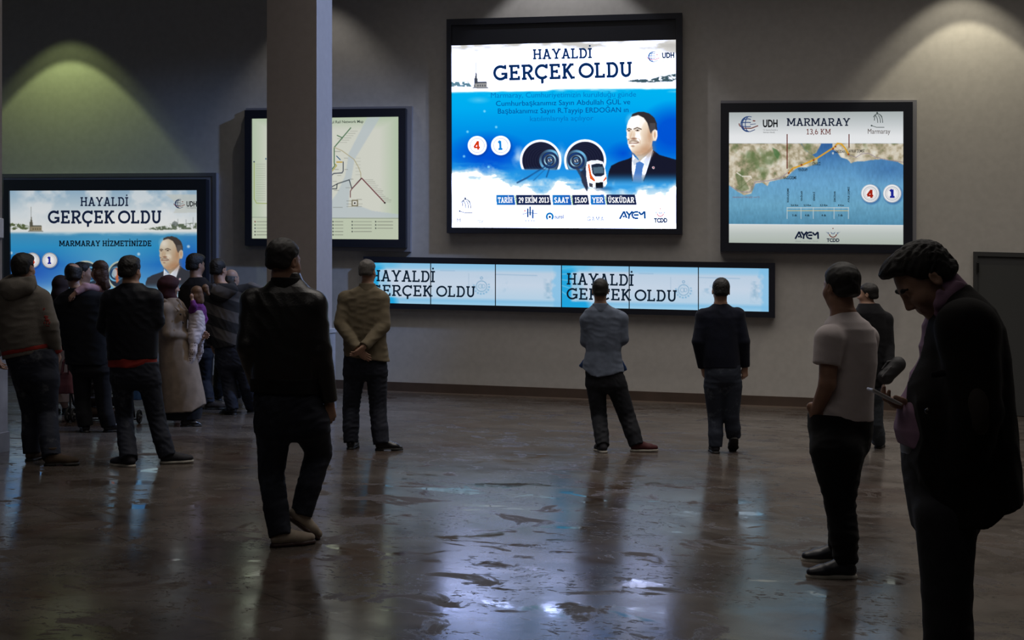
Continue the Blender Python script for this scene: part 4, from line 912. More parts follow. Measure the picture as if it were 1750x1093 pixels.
# ------------------------------------------------------------------ figures: smooth solids meshed from distance fields
VOX = 1.0
A3 = lambda *a: np.array(a, dtype=np.float64)
class Solid:
    """A list of rounded pieces blended into one surface."""
    def __init__(s): s.p = []; s.lo = A3(1e9, 1e9, 1e9); s.hi = -s.lo; s.cuts = []; s.disp = None; s.post = None
    def add(s, fn, lo, hi, k=.02, op='+'):
        s.p.append((fn, np.minimum(lo, hi), np.maximum(lo, hi), k, op))
        if op == '+': s.lo = np.minimum(s.lo, lo); s.hi = np.maximum(s.hi, hi)
    def seg(s, a, b, ra, rb, k=.02, flat=None, op='+', cap=False):
        a, b = A3(*a), A3(*b); R = max(ra, rb)
        ba = b - a; L2 = max(ba @ ba, 1e-9); un = ba / math.sqrt(L2)
        fx = None
        if flat is not None:
            ax, fac = flat; ax = A3(*ax); ax = ax - un * (ax @ un); ax /= np.linalg.norm(ax) + 1e-9; fx = (ax, fac)
        def fn(P):
            pa = P - a; t = np.clip(pa @ ba / L2, 0, 1); q = pa - t[:, None] * ba
            if fx: q = q + (q @ fx[0])[:, None] * fx[0] * (1 / fx[1] - 1)
            d = np.sqrt((q * q).sum(1)) - (ra + (rb - ra) * t)
            if cap: d = np.maximum(d, (P - b) @ un)
            return d
        s.add(fn, np.minimum(a, b) - R, np.maximum(a, b) + R, k, op)
    def chain(s, pts, rs, k=.02, flat=None, cap=False):
        for i in range(len(pts) - 1): s.seg(pts[i], pts[i+1], rs[i], rs[i+1], k if i == 0 else .012, flat, cap=cap and i == len(pts) - 2)
    def ell(s, c, r, k=.02, M=None, op='+'):
        c = A3(*c); r = A3(*r); M = np.eye(3) if M is None else M; R = r.max()
        def fn(P):
            q = (P - c) @ M
            k0 = np.sqrt(((q / r) ** 2).sum(1)); k1 = np.sqrt(((q / (r * r)) ** 2).sum(1)) + 1e-9
            return k0 * (k0 - 1) / k1
        s.add(fn, c - R, c + R, k, op)
    def loft(s, rows, k=.03, e=2.3, hem=(), shape=None):
        """rows of (z, cx, cy, rx, ry), any order."""
        rows = sorted(rows); Z = np.array([r[0] for r in rows]); V = np.array([r[1:] for r in rows]).T
        def fn(P):
            z = np.clip(P[:, 2], Z[0], Z[-1]); cx, cy, rx, ry = (np.interp(z, Z, v) for v in V)
            dx = np.abs(P[:, 0] - cx) / rx; dy = np.abs(P[:, 1] - cy) / ry
            d = ((dx ** e + dy ** e) ** (1 / e) - 1) * np.minimum(rx, ry)
            zo = np.abs(P[:, 2] - z); d = np.maximum(d, np.where(zo > 0, zo, -1.0))
            if len(hem): d = np.maximum(d, np.interp(P[:, 0], [h[0] for h in hem], [h[2] for h in hem]) - P[:, 2])
            if shape is not None: d = shape(P, d)
            return d
        R = V[2:].max() + .02
        s.add(fn, A3((V[0] - V[2]).min(), (V[1] - V[3]).min(), Z[0]), A3((V[0] + V[2]).max(), (V[1] + V[3]).max(), Z[-1]), k)
    def eval(s, P):
        d = np.full(len(P), .3)
        for fn, lo, hi, k, op in s.p:
            m = np.nonzero(np.all((P > lo - .05) & (P < hi + .05), axis=1))[0]
            if not len(m): continue
            e = fn(P[m]); o = d[m]
            if op == '+':
                h = np.clip(.5 + .5 * (o - e) / k, 0, 1); d[m] = o + (e - o) * h - k * h * (1 - h)
            else:
                h = np.clip(.5 - .5 * (o + e) / k, 0, 1); d[m] = o + (-e - o) * h + k * h * (1 - h)
        if s.disp is not None: d = d + s.disp(P)
        for n, c in s.cuts: d = np.maximum(d, P @ n - c)
        if s.post is not None: d = s.post(P, d)
        return d
    def cut(s, point, normal):
        n = A3(*normal); n = n / np.linalg.norm(n); s.cuts.append((n, float(n @ A3(*point))))
    def mesh(s, name, vox):
        vox = vox * VOX; lo = s.lo - 3 * vox - .012; hi = s.hi + 3 * vox + .012; K = 4
        nc = np.maximum(np.ceil((hi - lo) / (vox * K)).astype(int), 1)
        g = [lo[i] + (np.arange(nc[i]) + .5) * vox * K for i in range(3)]
        G = np.stack(np.meshgrid(*g, indexing='ij'), -1).reshape(-1, 3)
        dc = s.eval(G).reshape(nc)
        near = np.abs(dc) < vox * K * 1.6 + .012
        n = nc * K
        D = np.repeat(np.repeat(np.repeat(np.where(dc > 0, .3, -.3).astype(np.float32), K, 0), K, 1), K, 2)
        M = np.repeat(np.repeat(np.repeat(near, K, 0), K, 1), K, 2)
        ijk = np.argwhere(M)
        P = lo + (ijk + .5) * vox
        out = np.empty(len(P))
        for i in range(0, len(P), 200000): out[i:i+200000] = s.eval(P[i:i+200000])
        D[ijk[:, 0], ijk[:, 1], ijk[:, 2]] = out
        return surface_nets(name, D, lo + .5 * vox, vox)
def surface_nets(name, D, org, vox):
    S = D < 0
    nx, ny, nz = D.shape
    c = np.zeros((nx-1, ny-1, nz-1), np.int8)
    for dx in (0, 1):
        for dy in (0, 1):
            for dz in (0, 1): c += S[dx:nx-1+dx, dy:ny-1+dy, dz:nz-1+dz]
    act = np.argwhere((c > 0) & (c < 8)); idx = np.full(c.shape, -1, np.int32); idx[tuple(act.T)] = np.arange(len(act))
    acc = np.zeros((len(act), 3)); cnt = np.zeros(len(act))
    cor = [(a, b, e) for a in (0, 1) for b in (0, 1) for e in (0, 1)]
    val = {q: D[act[:, 0]+q[0], act[:, 1]+q[1], act[:, 2]+q[2]].astype(np.float64) for q in cor}
    for q in cor:
        for ax in range(3):
            if q[ax]: continue
            r = list(q); r[ax] = 1; r = tuple(r)
            a, b = val[q], val[r]; m = (a < 0) != (b < 0)
            t = np.where(m, a / np.where(a - b == 0, 1e-9, a - b), 0); t = np.clip(t, 0, 1)
            p = np.array(q, float)[None] + 0.0; p = np.repeat(p, len(act), 0); p[:, ax] += t
            acc[m] += p[m]; cnt[m] += 1
    V = org + (act + acc / np.maximum(cnt, 1)[:, None]) * vox
    F = []
    for ax in range(3):
        u, w_ = (ax + 1) % 3, (ax + 2) % 3
        sl0 = [slice(None)] * 3; sl1 = [slice(None)] * 3; sl0[ax] = slice(0, -1); sl1[ax] = slice(1, None)
        A, B = S[tuple(sl0)], S[tuple(sl1)]
        e = np.argwhere(A != B)
        e = e[(e[:, u] > 0) & (e[:, w_] > 0) & (e[:, u] < D.shape[u]-1) & (e[:, w_] < D.shape[w_]-1)]
        ins = A[tuple(e.T)]
        def at(du, dw):
            q = e.copy(); q[:, u] += du; q[:, w_] += dw; return idx[tuple(q.T)]
        q = np.stack([at(-1, -1), at(0, -1), at(0, 0), at(-1, 0)], 1)
        q[~ins] = q[~ins][:, ::-1]
        F.append(q)
    F = np.concatenate(F); F = F[(F >= 0).all(1)]
    # drop specks: keep the pieces with a fair number of points
    me = bpy.data.meshes.new(name)
    me.vertices.add(len(V)); me.vertices.foreach_set('co', V.astype(np.float32).ravel())
    me.loops.add(F.size); me.loops.foreach_set('vertex_index', F.astype(np.int32).ravel())
    me.polygons.add(len(F)); me.polygons.foreach_set('loop_start', np.arange(0, F.size, 4, dtype=np.int32))
    me.update(calc_edges=True); me.validate()
    me.polygons.foreach_set('use_smooth', [True] * len(me.polygons))
    return me
def folds(seed, amp, freq, dirv=(0, 0, 1), aniso=.35, ridged=True):
    """Cloth folds: soft ridges running across DIRV."""
    rs = np.random.RandomState(seed); dv = A3(*dirv); dv = dv / np.linalg.norm(dv)
    K = []
    for i in range(7):
        v = rs.normal(size=3); v = v - dv * (v @ dv); v = v * aniso + dv * rs.choice([-1, 1]) * rs.uniform(.7, 1.3); K.append((v * freq * rs.uniform(.6, 1.7), rs.uniform(0, 6.28), rs.uniform(.5, 1)))
    tot = sum(k[2] for k in K)
    env = [(rs.normal(size=3) * 5, rs.uniform(0, 6.28)) for _ in range(3)]
    def fn(P):
        v = 0
        for k, ph, a in K: v = v + a * np.sin(P @ k + ph)
        v = v / tot * 2.0
        if ridged: v = .6 - np.abs(v) * 1.4
        e = 0
        for k, ph in env: e = e + np.sin(P @ k + ph)
        return -amp * v * (.62 + .2 * e)
    return fn
def rotz(a): c, s = math.cos(a), math.sin(a); return np.array([[c, -s, 0], [s, c, 0], [0, 0, 1.0]])
def rotx(a): c, s = math.cos(a), math.sin(a); return np.array([[1.0, 0, 0], [0, c, -s], [0, s, c]])
def roty(a): c, s = math.cos(a), math.sin(a); return np.array([[c, 0, s], [0, 1.0, 0], [-s, 0, c]])
def head_frame(yaw, pitch, roll):
    """Columns: the head's right, forward and up; yaw 0 faces away from the camera, positive turns to the image's right."""
    return rotz(-math.radians(yaw)) @ rotx(-math.radians(pitch)) @ roty(math.radians(roll))

def add_head(B, c, M, s, fem=False, child=False, detail=True):
    def W(x, y, z): return c + M @ (A3(x, y, z) * s)
    def E(p, r, k=.02, op='+', tilt=0): B.ell(W(*p), A3(*r) * s, k * s, M, op)
    def G(a, b, ra, rb, k=.015, op='+'): B.seg(W(*a), W(*b), ra * s, rb * s, k * s, op=op)
    E((0, -.012, .035), (.076, .097, .084)); E((0, .028, -.022), (.061, .066, .086), .03)
    if child: E((0, .04, -.055), (.058, .048, .045), .03); E((0, .062, -.088), (.022, .022, .02), .02)
    else:
        E((0, .034, -.078), (.052 if not fem else .047, .05, .042), .03); E((0, .068, -.104), (.021, .020, .018), .022)
    E((-.036, .058, -.032), (.027, .03, .028), .03); E((.036, .058, -.032), (.027, .03, .028), .03)
    if detail:
        G((-.036, .077, .020), (.036, .077, .020), .0115, .0115, .02)
        for x in (-.033, .033): E((x, .104, .001), (.019, .020, .0125), .012, '-')
        for x in (-.032, .032): E((x, .0745, .001), (.0135, .0125, .0125), .004)
        G((0, .088, .012), (0, .108, -.034), .0085, .012, .016)
        for x in (-.012, .012): E((x, .098, -.041), (.009, .011, .008), .008)
        G((-.019, .0875, -.066), (.019, .0875, -.066), .0055, .0055, .008); G((-.015, .0865, -.0765), (.015, .0865, -.0765), .0065, .0065, .008)
        G((-.022, .098, -.0712), (.022, .098, -.0712), .002, .002, .004, '-')
    for sx in (-1, 1):
        R = M @ rotz(sx * -.35)
        B.ell(W(sx * .080, -.012, -.008), A3(.0085, .020, .032) * s, .006 * s, R); B.ell(W(sx * .089, -.008, -.006), A3(.006, .010, .018) * s, .004 * s, R, '-')
def hair_solid(c, M, s, style='short', seed=1, thick=.011):
    H = Solid(); Mi = M
    def W(x, y, z): return c + M @ (A3(x, y, z) * s)
    t = thick
    H.ell(W(0, -.012, .037), A3(.076 + t * .8, .097 + t, .084 + t) * s, .02 * s, M)
    H.ell(W(0, -.045, -.03), A3(.064 + t * .4, .06 + t, .055) * s, .03 * s, M)
    if style in ('full',): H.ell(W(0, .045, .085), A3(.064, .068, .042) * s, .03 * s, M)
    if style == 'quiff': H.ell(W(0, .048, .096), A3(.062, .066, .042) * s, .03 * s, M)
    if style == 'long':
        for x, y, z, r in ((-.06, -.03, -.05, .045), (.06, -.03, -.05, .045), (0, -.06, -.07, .055), (0, -.07, -.12, .045), (-.04, -.05, -.12, .035), (.05, -.05, -.11, .035)): H.ell(W(x, y, z), A3(r, r, r * 1.3) * s, .03 * s, M)
    if style == 'crop': ys, zs = [-.11, -.05, -.015, .0, .03, .055, .08, .11], [-.055, -.05, -.03, .01, .03, .05, .062, .07]
    elif style == 'long': ys, zs = [-.11, .0, .03, .055, .08, .11], [-.3, -.2, -.1, .02, .06, .075]
    elif style == 'quiff': ys, zs = [-.11, -.055, -.02, -.002, .026, .045, .07, .11], [-.07, -.062, -.04, -.010, .014, .052, .080, .092]
    elif style == 'full': ys, zs = [-.11, -.055, -.022, -.004, .024, .045, .075, .11], [-.075, -.066, -.045, -.028, .0, .038, .058, .06]
    else: ys, zs = [-.11, -.055, -.02, -.002, .026, .05, .075, .11], [-.07, -.062, -.04, -.015, .01, .045, .062, .07]
    nz = folds(seed, .0045 * s, 95 / s, (0, .3, 1), 1.3); nz2 = folds(seed + 7, .004 * s, 38 / s, (1, 0, .4), 1.0)
    def post(P, d):
        q = (P - c) @ M / s
        lim = np.interp(q[:, 1], ys, zs) + nz2(P) / s * 1.6 + .010 * np.cos(q[:, 0] * 34) * (q[:, 1] < -.03)
        d = d + (nz(P) + nz2(P)) * (.45 if style == 'long' else .8)
        a = np.clip((q[:, 2] - lim) / .034, 0, 1); d = d + (t + .004) * s * (1 - a * (2 - a))
        d = np.maximum(d, (lim - q[:, 2]) * s * .8)
        if style == 'bald': d = np.maximum(d, (.062 - np.linalg.norm(q - A3(.022, -.055, .118), axis=1)) * s)
        if style == 'sides': d = np.maximum(d, (q[:, 2] - .03) * s)
        return d
    H.post = post
    return H
def add_hand(B, w_, d, n, side, s=1.0, curl=.5, spread=.12, thumb=.6, fist=False):
    """Wrist W_, finger direction D, palm normal N (fingers curl towards it), thumb on SIDE (+1/-1 along D x N)."""
    d = A3(*d); d = d / np.linalg.norm(d); n = A3(*n); n = n - d * (n @ d); n /= np.linalg.norm(n); q = np.cross(d, n) * side
    B.seg(w_ - d * .05 * s, w_ + d * .01 * s, .027 * s, .025 * s, .015 * s, (n, .75))
    for i, (off, L, r) in enumerate(((.026, .074, .0088), (.009, .082, .0092), (-.009, .076, .0088), (-.026, .060, .0078))):
        kn = w_ + d * (.088 - .006 * abs(i - 1)) * s + q * off * s
        B.seg(w_ + q * off * .55 * s + d * .01 * s, kn, .0155 * s, .0125 * s, .016 * s, (n, .9))
        a = spread * (1.5 - i) * .5; f = d * math.cos(a) + q * math.sin(a); p = kn; ang = curl * .75
        for j, fr in enumerate((.45, .31, .24)):
            f2 = f * math.cos(ang) + n * math.sin(ang); e = p + f2 * L * fr * s
            B.seg(p, e, r * (1 - .09 * j) * s, r * (.93 - .1 * j) * s, .0035 * s); p = e; ang += curl * (1.0 if j == 0 else .7)
    b = w_ + d * .022 * s + q * .022 * s + n * .006 * s
    t1 = b + (d * .62 + q * .62 * (1 - .4 * thumb) + n * .35 * thumb) * .047 * s; t2 = t1 + (d * .85 + q * .10 + n * .4 * thumb) * .034 * s; t3 = t2 + (d * .85 - q * .15 * thumb + n * .4 * thumb) * .026 * s
    B.seg(b, t1, .0155 * s, .0115 * s, .012 * s); B.seg(t1, t2, .0108 * s, .0098 * s, .004 * s); B.seg(t2, t3, .0098 * s, .008 * s, .004 * s)

_shoe = {}
def shoe_meshes(kind, vox=.0055):
    """Upper and sole of a shoe: heel at the origin, toe along +Y, ground at z=0."""
    if kind in _shoe: return _shoe[kind]
    U = Solid(); L = .285
    wd = {'dress': .92, 'sneaker': 1.05, 'loafer': 1.0, 'boot': 1.04}[kind]; tz = {'dress': .022, 'sneaker': .034, 'loafer': .03, 'boot': .036}[kind]
    U.seg((0, .036, .045), (0, .10, .052), .036 * wd, .038 * wd, .02); U.seg((0, .10, .048), (0, .185, .036), .040 * wd, .045 * wd, .02, ((0, 0, 1), .85))
    U.seg((0, .185, .034), (0, L - .045, tz), .045 * wd, (.034 if kind != 'dress' else .026) * wd, .02, ((0, 0, 1), .8))
    U.seg((0, .055, .05), (0, .06, .105 if kind != 'boot' else .15), .037, .042, .025); U.seg((0, .06, .09), (0, .14, .058), .034, .030, .02)
    U.disp = folds(3, .0016, 60, (0, 1, 0), .4); U.cut((0, 0, .014), (0, 0, -1)); U.cut((0, 0, .105 if kind != 'boot' else .15), (0, 0, 1))
    S = Solid(); e = .004; hs = .028 if kind in ('dress', 'boot') else .022
    S.seg((0, .036, .0), (0, .10, .0), .037 * wd + e, .036 * wd + e, .02); S.seg((0, .10, .0), (0, .185, .0), .036 * wd + e, .045 * wd + e, .02); S.seg((0, .185, .0), (0, L - .043, .0), .045 * wd + e, (.034 if kind != 'dress' else .026) * wd + e, .02)
    S.cut((0, 0, .022), (0, 0, 1)); S.cut((0, 0, 0.0), (0, 0, -1))
    if kind in ('dress', 'boot'):
        def post(P, d): return np.maximum(d, np.where((P[:, 1] > .085) & (P[:, 1] < .15), .009 - P[:, 2], -1))
        S.post = post
    _shoe[kind] = (U.mesh('shoe_upper', vox), S.mesh('shoe_sole', vox)); return _shoe[kind]
SKIN = plain('skin', (0.40, 0.235, 0.165), .5, 0, .4, .08, 300, .1); SKIN2 = plain('skin_tan', (0.30, 0.165, 0.11), .5, 0, .4, .08, 300, .1)
HAIRB = plain('hair_black', (0.010, 0.008, 0.007), .55, 0, .4, .5, 420); HAIRG = plain('hair_grey', (0.10, 0.092, 0.085), .6, 0, .4, .5, 420, .5); HAIRBR = plain('hair_brown', (0.055, 0.024, 0.014), .5, 0, .4, .5, 420, .3); HAIRL = plain('hair_light_brown', (0.16, 0.085, 0.045), .5, 0, .4, .5, 420, .3)

class Fig:
    """A figure placed by where its feet meet the floor; FRAME: x to the image's right, y away, z up, metres."""
    def __init__(s, name, label, foot, up=None):
        s.o = on_floor(*foot); s.d = float((s.o - CAM) @ FWD); s.k = FPX / s.d
        s.root = empty(name, s.o, YAW); tag(s.root, label, 'child' if name == 'child' else 'person')
        s.body = Solid(); s.seed = sum(map(ord, label)) % 997
    def J(s, px, py, dy=0.0):
        d = s.d + dy; w_ = CAM + FWD * d + RGT * ((px - 875.0) / FPX * d) + UPV * (-(py - YLV) / FPX * d)
        return A3((w_ - s.o) @ RGT, (w_ - s.o) @ FWD, w_[2] - s.o[2])
    def F(s, px, py):
        w_ = on_floor(px, py); return A3((w_ - s.o) @ RGT, (w_ - s.o) @ FWD, w_[2] - s.o[2])
    def m(s, r): return r / s.k
    def rows(s, rows):
        out = []
        for r in rows:
            py, xl, xr, ry = r[:4]; dy = r[4] if len(r) > 4 else 0.0
            a, b = s.J(xl, py, dy), s.J(xr, py, dy); out.append(((a[2] + b[2]) / 2, (a[0] + b[0]) / 2, dy, abs(b[0] - a[0]) / 2, ry))
        return out
    def put(s, name, solid, vox, mat, parent=None, label=None):
        me = solid.mesh(name, vox); o = link_mesh(name, me, mat, parent or s.root)
        if label: o['label'] = label
        return o
    def head(s, px, py, dy=0., yaw=0., pitch=0., roll=0., h=None, neck=None, hair='short', hmat=None, fem=False, child=False, detail=None, size=None, vox=.006, thick=.011, neck_r=.056):
        sc = (size if size else (s.m(h) / .235 if h else 1.0)); c = s.J(px, py, dy); M = head_frame(yaw, pitch, roll)
        s.hc, s.hM, s.hs = c, M, sc
        add_head(s.body, c, M, sc, fem, child, True if detail is None else detail)
        nb = s.J(*neck); s.nb = nb
        s.body.seg(c + M @ (A3(0, -.004, -.07) * sc), nb, neck_r * sc, (neck_r + .006) * sc, .025)
        if hair: s.put('hair', hair_solid(c, M, sc, hair, s.seed, thick), vox, hmat or HAIRB)
        return s
    def arm(s, pts, body_r=None, hand=None, ln=None):
        """pts: (px,py,dy,r px) shoulder .. wrist."""
        P = [s.J(*p[:3]) for p in pts]; R = [s.m(p[3]) for p in pts]
        br = body_r or [min(.052, R[0] * .75)] + [min(.044, r * .72) for r in R[1:-1]] + [min(.028, R[-1] * .7)]
        s.body.seg(s.nb - A3(0, 0, .085), P[0] - A3(0, 0, .01), .04, br[0] * .9, .03)
        s.body.chain(P, br, .02)
        if hand:
            d = P[-1] - P[-2]; d = d / np.linalg.norm(d); dd = A3(*hand.get('d', d)); add_hand(s.body, P[-1] + d * hand.get('off', .012), dd, hand.get('n', (0, 1, 0)), hand.get('side', 1), hand.get('s', 1.0), hand.get('curl', .5), hand.get('spread', .12), hand.get('thumb', .6))
        return P, R
    def shoe(s, kind, px, py, yaw, mat, sole, pitch=0., lift=0., roll=0., scale=1.0, base=None, tip=None):
        """Heel ground point at the pixel; TIP keeps the toe on the ground when the heel lifts."""
        um, sm = shoe_meshes(kind)
        p = s.F(px, py) if base is None else A3(*base)
        M = rotz(-math.radians(yaw)) @ rotx(-math.radians(pitch)) @ roty(math.radians(roll))
        p = p + A3(0, 0, lift)
        sh = link_mesh('shoe', um.copy(), mat, s.root); so = link_mesh('sole', sm.copy(), sole, sh)
        R = Matrix(M.tolist()).to_4x4(); R = R @ Matrix.Diagonal((scale, scale, scale, 1))
        sh.matrix_local = Matrix.Translation(Vector(p)) @ R
        sh.data.materials.clear(); sh.data.materials.append(mat); so.data.materials.clear(); so.data.materials.append(sole)
        an = p + M @ (A3(0, .058, .095) * scale)
        return an, M
    def done(s, legs=None, vox=.007, skin=None, torso=None):
        if torso is not None:
            s.body.loft([(z, cx, cy, rx * .74, ry * .74) for z, cx, cy, rx, ry in torso], .04)
        return s.put('body', s.body, vox, skin or SKIN)
def trousers(f, rows, legs, mat, vox=.008, amp=.006, name='trousers', hem_cut=True, seed=0, kflat=None):
    """legs: lists of (point, radius m); last point is the ankle."""
    T = Solid(); RR = f.rows(rows); lowz = min(RR); RR = RR + [(lowz[0] - .03, lowz[1], lowz[2], lowz[3] * .8, lowz[4] * .85), (lowz[0] - .055, lowz[1], lowz[2], lowz[3] * .4, lowz[4] * .5)]; T.loft(RR, .03)
    for pts, rs in legs:
        T.chain(pts, rs, .034, cap=True)
        f.body.chain([p for p in pts], [min(.085, rs[0]*.75)] + [min(.055, r * .7) for r in rs[1:-1]] + [.034], .02)
    f.body.loft([(z, cx, cy, rx * .78, ry * .78) for z, cx, cy, rx, ry in f.rows(rows)], .03)
    T.disp = folds(f.seed + seed, amp * .62, 46, (.25, 0, 1), .75)
    top = max(r[0] for r in f.rows(rows)); T.cut((0, 0, top), (0, 0, 1))
    return f.put(name, T, vox, mat)
def leg(f, hip, knee, ankle, r_end=None):
    """hip, knee: (px,py,dy,r px); ankle: local point; r_end metres."""
    a, b = f.J(*hip[:3]), f.J(*knee[:3]); ra, rb = f.m(hip[3]), f.m(knee[3]); re = r_end or .062
    ankle = ankle + A3(0, 0, -.034); mid = b * .45 + ankle * .55 + A3(0, -.012, 0)
    return [a, b, mid, ankle], [ra, rb, (rb + re) / 2 * 1.02, re]
def top(f, rows, sleeves, mat, name='jacket', vox=.008, amp=.006, hem=None, collar=None, seed=5, k=.03, freq=26, dirv=(.35, 0, 1), cuts=(), aniso=.6, extra=None, e=2.3, trap=False, tk=1.0, shape=None):
    """rows of the torso, sleeves as arm chains (points, radii); HEM: two pixel points the lower edge runs through."""
    T = Solid(); R = f.rows(rows); H = []
    for hh in (hem or ()): H += [tuple(f.J(*h)) for h in hh]
    T.loft(R, k, e, sorted(H), shape)
    for P, r, *c in sleeves:
        T.chain(P, r, k, cap=True)
        if len(P) > 2 or trap: T.seg(f.nb - A3(0, 0, .075), P[0] - A3(0, 0, .006), .062 * tk, r[0] * .93, .04)
    T.disp = folds(f.seed + seed, amp * .62, freq * 1.55, dirv, aniso)
    for p, n in cuts: T.cut(p, n)
    if extra: extra(T)
    return f.put(name, T, vox, mat), T

# ------------------------------------------------------------------ the people
PERSONS = {}
BLK = cloth('cloth_black', (.010, .010, .012), .9); DRK = cloth('cloth_dark', (.016, .016, .020), .9); SOLEB = plain('sole_black', (.012, .011, .010), .6); SOLEW = plain('sole_pale', (.34, .32, .28), .6)
SHOEB = plain('shoe_black_leather', (.010, .010, .012), .28, 0, .5, .05, 150); SHOEN = plain('shoe_dark_canvas', (.016, .016, .022), .7, 0, .3, .2, 300)
JDARK = denim('denim_dark', (.012, .014, .024), (.035, .042, .062)); JBLUE = denim('denim_worn', (.022, .028, .044), (.12, .14, .17), .55, .75); JBLK = denim('denim_black', (.008, .009, .013), (.022, .026, .036))

def leather_man():
    f = Fig('person', 'person in black leather jacket and dark jeans walking away, nearest the column', (490, 925))
    f.head(485, 447, 0, 28, 4, 0, neck=(488, 500, .0), h=72, hair='crop', hmat=HAIRB, neck_r=.062, thick=.013)
    lea = plain('leather_black', (.016, .015, .015), .33, 0, .5, .35, 90, .2)
    L = [(434, 516, 0, 23), (424, 590, -.06, 20), (441, 655, .10, 16)]; R = [(536, 520, 0, 23), (547, 600, -.03, 20), (562, 686, .02, 15)]
    PL, RL = f.arm(L); PR, RR = f.arm(R, hand=dict(d=(.10, .05, -1), n=(-.6, .7, 0), side=-1, curl=.75, thumb=.8, s=1.05))
    rows = [(466, 466, 513, .075, .02), (478, 464, 518, .08, .015), (490, 450, 528, .095), (500, 433, 540, .11), (522, 428, 548, .125), (560, 429, 548, .135), (620, 430, 546, .135), (652, 431, 545, .13), (672, 433, 543, .125)]
    top(f, rows, [(PL, RL), (PR, RR)], lea, 'jacket', .0065, .0055, hem=[((433, 664), (543, 669))], freq=13, dirv=(.5, 0, 1))
    T = Solid(); T.loft(f.rows([(646, 428, 548, .142), (672, 429, 547, .140)]), .01, hem=[f.J(433, 668), f.J(543, 672)]); T.disp = folds(2, .0025, 160, (1, 0, 0), .1); f.put('waistband', T, .006, cloth('rib_knit_black', (.012, .012, .013), .95))
    C = Solid(); a, b = f.J(464, 472), f.J(514, 476); cn = (a + b) / 2 + A3(0, -.012, -.03)
    C.seg(cn + A3(0, 0, -.03), cn + A3(0, 0, .03), .092, .088, .01, ((0, 1, 0), .95), cap=True); C.disp = folds(4, .003, 40, (0, 0, 1), .3); f.put('collar', C, .006, cloth('rib_knit_black', (.012, .012, .013), .95))
    tan = plain('suede_tan', (.30, .25, .20), .8, 0, .2, .3, 200, .2); sred = plain('sole_dark_red', (.035, .014, .012), .5)
    an, M = f.shoe('sneaker', 463, 934, 62, tan, sred, scale=.97)
    # trailing foot: toe on the floor, heel raised
    toe = f.F(540, 921); yaw, pit = 58, -38; Mx = rotz(-math.radians(yaw)) @ rotx(-math.radians(-pit)); base = toe - Mx @ A3(0, .25, 0)
    an2, M2 = f.shoe('sneaker', 0, 0, yaw, tan, sred, pitch=38, base=base, scale=.97)
    trousers(f, [(668, 435, 545, .118), (690, 433, 553, .125), (715, 436, 560, .13), (738, 440, 560, .115)],
             [leg(f, (468, 725, 0, 31), (464, 810, .02, 22), an, .066), leg(f, (530, 725, 0, 32), (545, 772, .14, 23), an2 + A3(0, 0, .0), .066)], JDARK, .007, .007)
    f.done(torso=f.rows(rows), vox=.006, skin=SKIN2)
leather_man()

def khaki_man():
    f = Fig('person', 'grey-haired person in khaki jacket holding both hands behind the back', (622, 766))
    f.head(628, 464, 0, 18, 2, 0, neck=(628, 492, .0), h=39, hair='crop', hmat=HAIRG)
    kh = cloth('cotton_khaki', (.150, .122, .080), .85, .3, 220)
    L = [(591, 510, 0, 13), (582, 554, -.06, 11.5), (612, 596, -.20, 9)]; R = [(652, 512, 0, 13), (656, 556, -.06, 11.5), (622, 592, -.235, 9)]
    PL, RL = f.arm(L, hand=dict(d=(.75, -.2, -.62), n=(.1, 1, .2), side=-1, curl=.35, s=.95)); PR, RR = f.arm(R, hand=dict(d=(-.75, -.1, -.65), n=(-.1, .6, .8), side=1, curl=.45, s=.95))
    rows = [(486, 617, 640, .07), (491, 608, 646, .085), (497, 594, 655, .105), (510, 586, 660, .125), (545, 586, 660, .135), (580, 587, 660, .135), (606, 587, 664, .14), (620, 588, 667, .145)]
    top(f, rows, [(PL, RL), (PR, RR)], kh, 'jacket', .0085, .0065, hem=[((588, 607), (666, 618))], freq=24)
    C = Solid(); c = f.J(628, 488) + A3(0, -.016, -.012); C.seg(c + A3(0, 0, -.03), c + A3(0, .0, .034), .090, .078, .01, ((0, 1, 0), .95), cap=True); C.disp = folds(9, .003, 40); f.put('collar', C, .008, kh)
    a1, _ = f.shoe('dress', 597, 768, 8, SHOEB, SOLEB); a2, _ = f.shoe('dress', 641, 769, 84, SHOEB, SOLEB)
    trousers(f, [(606, 588, 661, .12), (622, 587, 661, .13), (640, 588, 660, .12)], [leg(f, (606, 636, 0, 18.5), (600, 700, .03, 14.5), a1, .072), leg(f, (644, 636, 0, 18.5), (646, 700, .0, 14.5), a2, .078)], JDARK, .009, .007)
    f.done(torso=f.rows(rows), vox=.007)
khaki_man()

